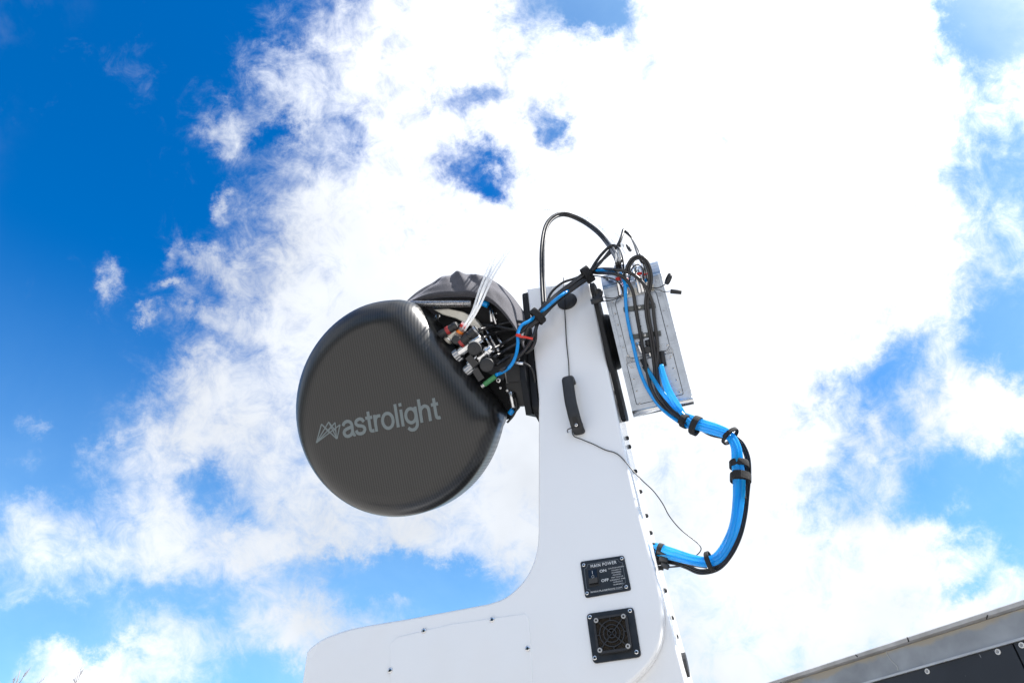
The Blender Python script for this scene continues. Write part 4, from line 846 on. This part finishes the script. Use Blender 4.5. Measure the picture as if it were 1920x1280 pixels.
# ================================================================== clad wall at the lower right
def wall():
    az = R(44.5); dv = Vector((-math.sin(az), math.cos(az), 0)); P0 = CAM+ray(1680, 1230)*3.2; nrm = Vector((dv.y, -dv.x, 0))
    if nrm.dot(CAM-P0) < 0: nrm = -nrm
    def wp(px, py, off=0.):
        q = P0+nrm*off; r_ = ray(px, py); t = (q-CAM).dot(nrm)/r_.dot(nrm); w = CAM+r_*t; return (w-P0).dot(dv), w.z
    G = lambda s_, z, d: P0+dv*s_+Vector((0, 0, z-P0.z))+nrm*d
    zt = wp(1680, 1202)[1]; zm = wp(1780, 1233)[1]; zl = zt-.022
    s0, s1 = -2.4, 4.5
    t_ = thing('clad_cabin', tuple(Vector((P0.x, P0.y, 0))), 'low cabin with galvanised roof edge over riveted dark panels, lower right', 'cabin')
    ax = (dv, nrm, Vector((0, 0, 1)))
    def bx(name, mt, a, c, z0, z1, d0, d1, parent=t_): b = MB(); b.box(G((a+c)/2, (z0+z1)/2, (d0+d1)/2), (c-a)/2, abs(d1-d0)/2, (z1-z0)/2, ax); return b.build(name, mt, parent)
    galv = mat('galvanised_steel', (.34, .35, .36), .42, metal=.35, var=(9, .22), bump=(40, .15)); nt = galv.node_tree; L = nt.links; bs = nt.nodes['Principled BSDF']
    # sandy dirt caught under the lip, following world height
    geo = nt.nodes.new('ShaderNodeNewGeometry'); sp = nt.nodes.new('ShaderNodeSeparateXYZ'); L.new(geo.outputs['Position'], sp.inputs[0])
    nz = nt.nodes.new('ShaderNodeTexNoise'); L.new(geo.outputs['Position'], nz.inputs['Vector']); nz.inputs['Scale'].default_value = 7; nz.inputs['Detail'].default_value = 8
    a_ = nt.nodes.new('ShaderNodeMath'); a_.operation = 'MULTIPLY_ADD'; L.new(nz.outputs[0], a_.inputs[0]); a_.inputs[1].default_value = .085; L.new(sp.outputs[2], a_.inputs[2])
    mr = nt.nodes.new('ShaderNodeMapRange'); L.new(a_.outputs[0], mr.inputs[0]); mr.inputs[1].default_value = zl+.02; mr.inputs[2].default_value = zl+.032
    old = bs.inputs['Base Color'].links[0].from_socket; mx = nt.nodes.new('ShaderNodeMix'); mx.data_type = 'RGBA'; L.new(mr.outputs[0], mx.inputs[0]); L.new(old, mx.inputs[6]); mx.inputs[7].default_value = (.42, .36, .28, 1); L.new(mx.outputs[2], bs.inputs['Base Color'])
    bx('roof_beam', galv, s0, s1, zm, zl, -.2, 0.)
    b = MB(); # rolled lip
    b.prism(ccw([(-.2, zl+.001), (.004, zl+.001), (.016, zl+.006), (.018, zt-.004), (.012, zt), (-.2, zt)]), lambda x, y, d: G(d, y, x), s0, s1); b.build('roof_lip', mat('zinc_lip', (.42, .42, .43), .35, metal=.6, var=(12, .2)), t_)
    bx('bottom_trim', mat('zinc_trim', (.55, .56, .57), .35, metal=.5, var=(12, .1)), s0, s1, zm-.008, zm-.0005, -.15, .008)
    b = MB(); b.tube([G(wp(*q)[0], wp(*q)[1], .001) for q in ((1661, 1216), (1664, 1226), (1672, 1238), (1682, 1248), (1684, 1256))], .0016, n=6); b.build('sealant_line', mat('pale_sealant', (.5, .5, .48), .6), t_)
    for q, e in (((1707, 1194), (1710, 1203)), ((1858, 1153), (1856, 1161)), ((1610, 1227), (1614, 1231))):
        b = MB(); b.tube([G(*wp(*q), .018), G(*wp(*e), .018)], .002, n=6); b.build('lip_joint', SOCK, t_)
    pm = mat('dark_blue_grey_panel', (.018, .021, .028), .42, var=(4, .2), bump=(30, .05)); sseam = wp(1903, 1215)[0]; W_ = 1.25
    riv = MB(); riv.lathe((0, 0, 0), (0, 0, 1), [(1, 0), (1, .15), (.8, .3), (.6, .3)], 16); riv.lathe((0, 0, 0), (0, 0, 1), [(.6, .3), (.5, .12), (.001, .12)], 16, mi=1); ro = riv.build('rivet', [mat('rivet_white', (.72, .72, .7), .4), mat('rivet_core', (.3, .3, .3), .4)]); rme = ro.data; bpy.data.objects.remove(ro)
    nt = pm.node_tree; L = nt.links; bs = nt.nodes['Principled BSDF']; geo = nt.nodes.new('ShaderNodeNewGeometry'); mp = nt.nodes.new('ShaderNodeMapping'); mp.inputs['Rotation'].default_value = (.5, .3, .2); mp.inputs['Scale'].default_value = (60, 60, 14); L.new(geo.outputs['Position'], mp.inputs[0])
    vo = nt.nodes.new('ShaderNodeTexNoise'); vo.inputs['Scale'].default_value = 1; vo.inputs['Detail'].default_value = 2; L.new(mp.outputs[0], vo.inputs['Vector']); mr = nt.nodes.new('ShaderNodeMapRange'); L.new(vo.outputs[0], mr.inputs[0]); mr.inputs[1].default_value = .745; mr.inputs[2].default_value = .77
    old = bs.inputs['Base Color'].links[0].from_socket; mx = nt.nodes.new('ShaderNodeMix'); mx.data_type = 'RGBA'; L.new(mr.outputs[0], mx.inputs[0]); L.new(old, mx.inputs[6]); mx.inputs[7].default_value = (.3, .3, .3, 1); L.new(mx.outputs[2], bs.inputs['Base Color'])
    spans = [(sseam+W_*i+.003, sseam+W_*(i+1)-.003) for i in range(-2, 4)]
    sr, zr = wp(1871, 1221)[0], wp(1871, 1221)[1]; sr2, zr2 = wp(1740, 1261); step = abs(sr2-sr)
    for a, c in spans:
        if c < s0 or a > s1: continue
        a = max(a, s0); c = min(c, s1); pn = bx('panel', pm, a, c, .05, zm-.009, -.02, .0+.0)
        s_ = sr-step*8
        while s_ < s1:
            if a < s_ < c: place(rme, 'rivet', G(s_, zr, .0), nrm, .0095, pn)
            s_ += step
        place(rme, 'rivet', G(wp(1915, 1207)[0], zr, 0), nrm, .0095, pn) if a < wp(1915, 1207)[0] < c else None
    bx('core_wall', mat('dark_core', (.03, .03, .03), .8), s0+.01, s1-.01, 0, zm-.01, -1.6, -.022)
wall()

# ================================================================== bare trees, far left
bark = mat('grey_bark', (.26, .22, .21), .9, bump=(30, .5))
def tree(px, py, dist, label, seed, spread=.5):
    rnd = random.Random(seed); top = CAM+ray(px, py)*dist; base = Vector((top.x+.4, top.y+.3, 0)); H = top.z
    t_ = thing('bare_tree', tuple(base), label, 'tree', 'leafless trees behind the mount')
    b = MB(); tr = [base, base+Vector((.05, 0, H*.25)), base.lerp(top, .55)+Vector((.08, .05, 0)), base.lerp(top, .8), top]
    b.tube(tr, lambda t: .13*(1-t)**1.2+.006, n=8); b.build('trunk', bark, t_)
    b = MB()
    def br_(p, d, L_, r_, lv):
        q = p+d*L_*.5+Vector((rnd.uniform(-.1, .1), rnd.uniform(-.1, .1), .12))*L_; e = q+(d+Vector((0, 0, .35))).normalized()*L_*.5
        b.tube([p, q, e], lambda t: r_*(1-t*.7), n=5, sub=3, cap=False)
        if lv:
            for k in range(4):
                t = .3+.7*k/4; s_ = p.lerp(q, t*2) if t < .5 else q.lerp(e, t*2-1)
                dd = (d+Vector((rnd.uniform(-1, 1), rnd.uniform(-1, 1), rnd.uniform(.1, .9)))*.8).normalized(); br_(s_, dd, L_*rnd.uniform(.4, .6), max(r_*.5, .0055), lv-1)
    for k in range(22):
        t = .3+.68*k/22; p = base.lerp(top, t)+Vector((.05, .02, 0)); a = rnd.uniform(0, 6.28)
        L_ = (1.02-t)*H*spread*rnd.uniform(.7, 1.1); L_ = max(L_, .25); br_(p, Vector((math.cos(a), math.sin(a), .9)).normalized(), L_, .035*(1.1-t)+.004, 2)
    b.build('branches', bark, t_)
tree(38, 1255, 22, 'leafless tree whose upper twigs enter the lower left corner', 3)
tree(150, 1249, 27, 'thinner leafless tree just right of the one in the corner', 8, .32)
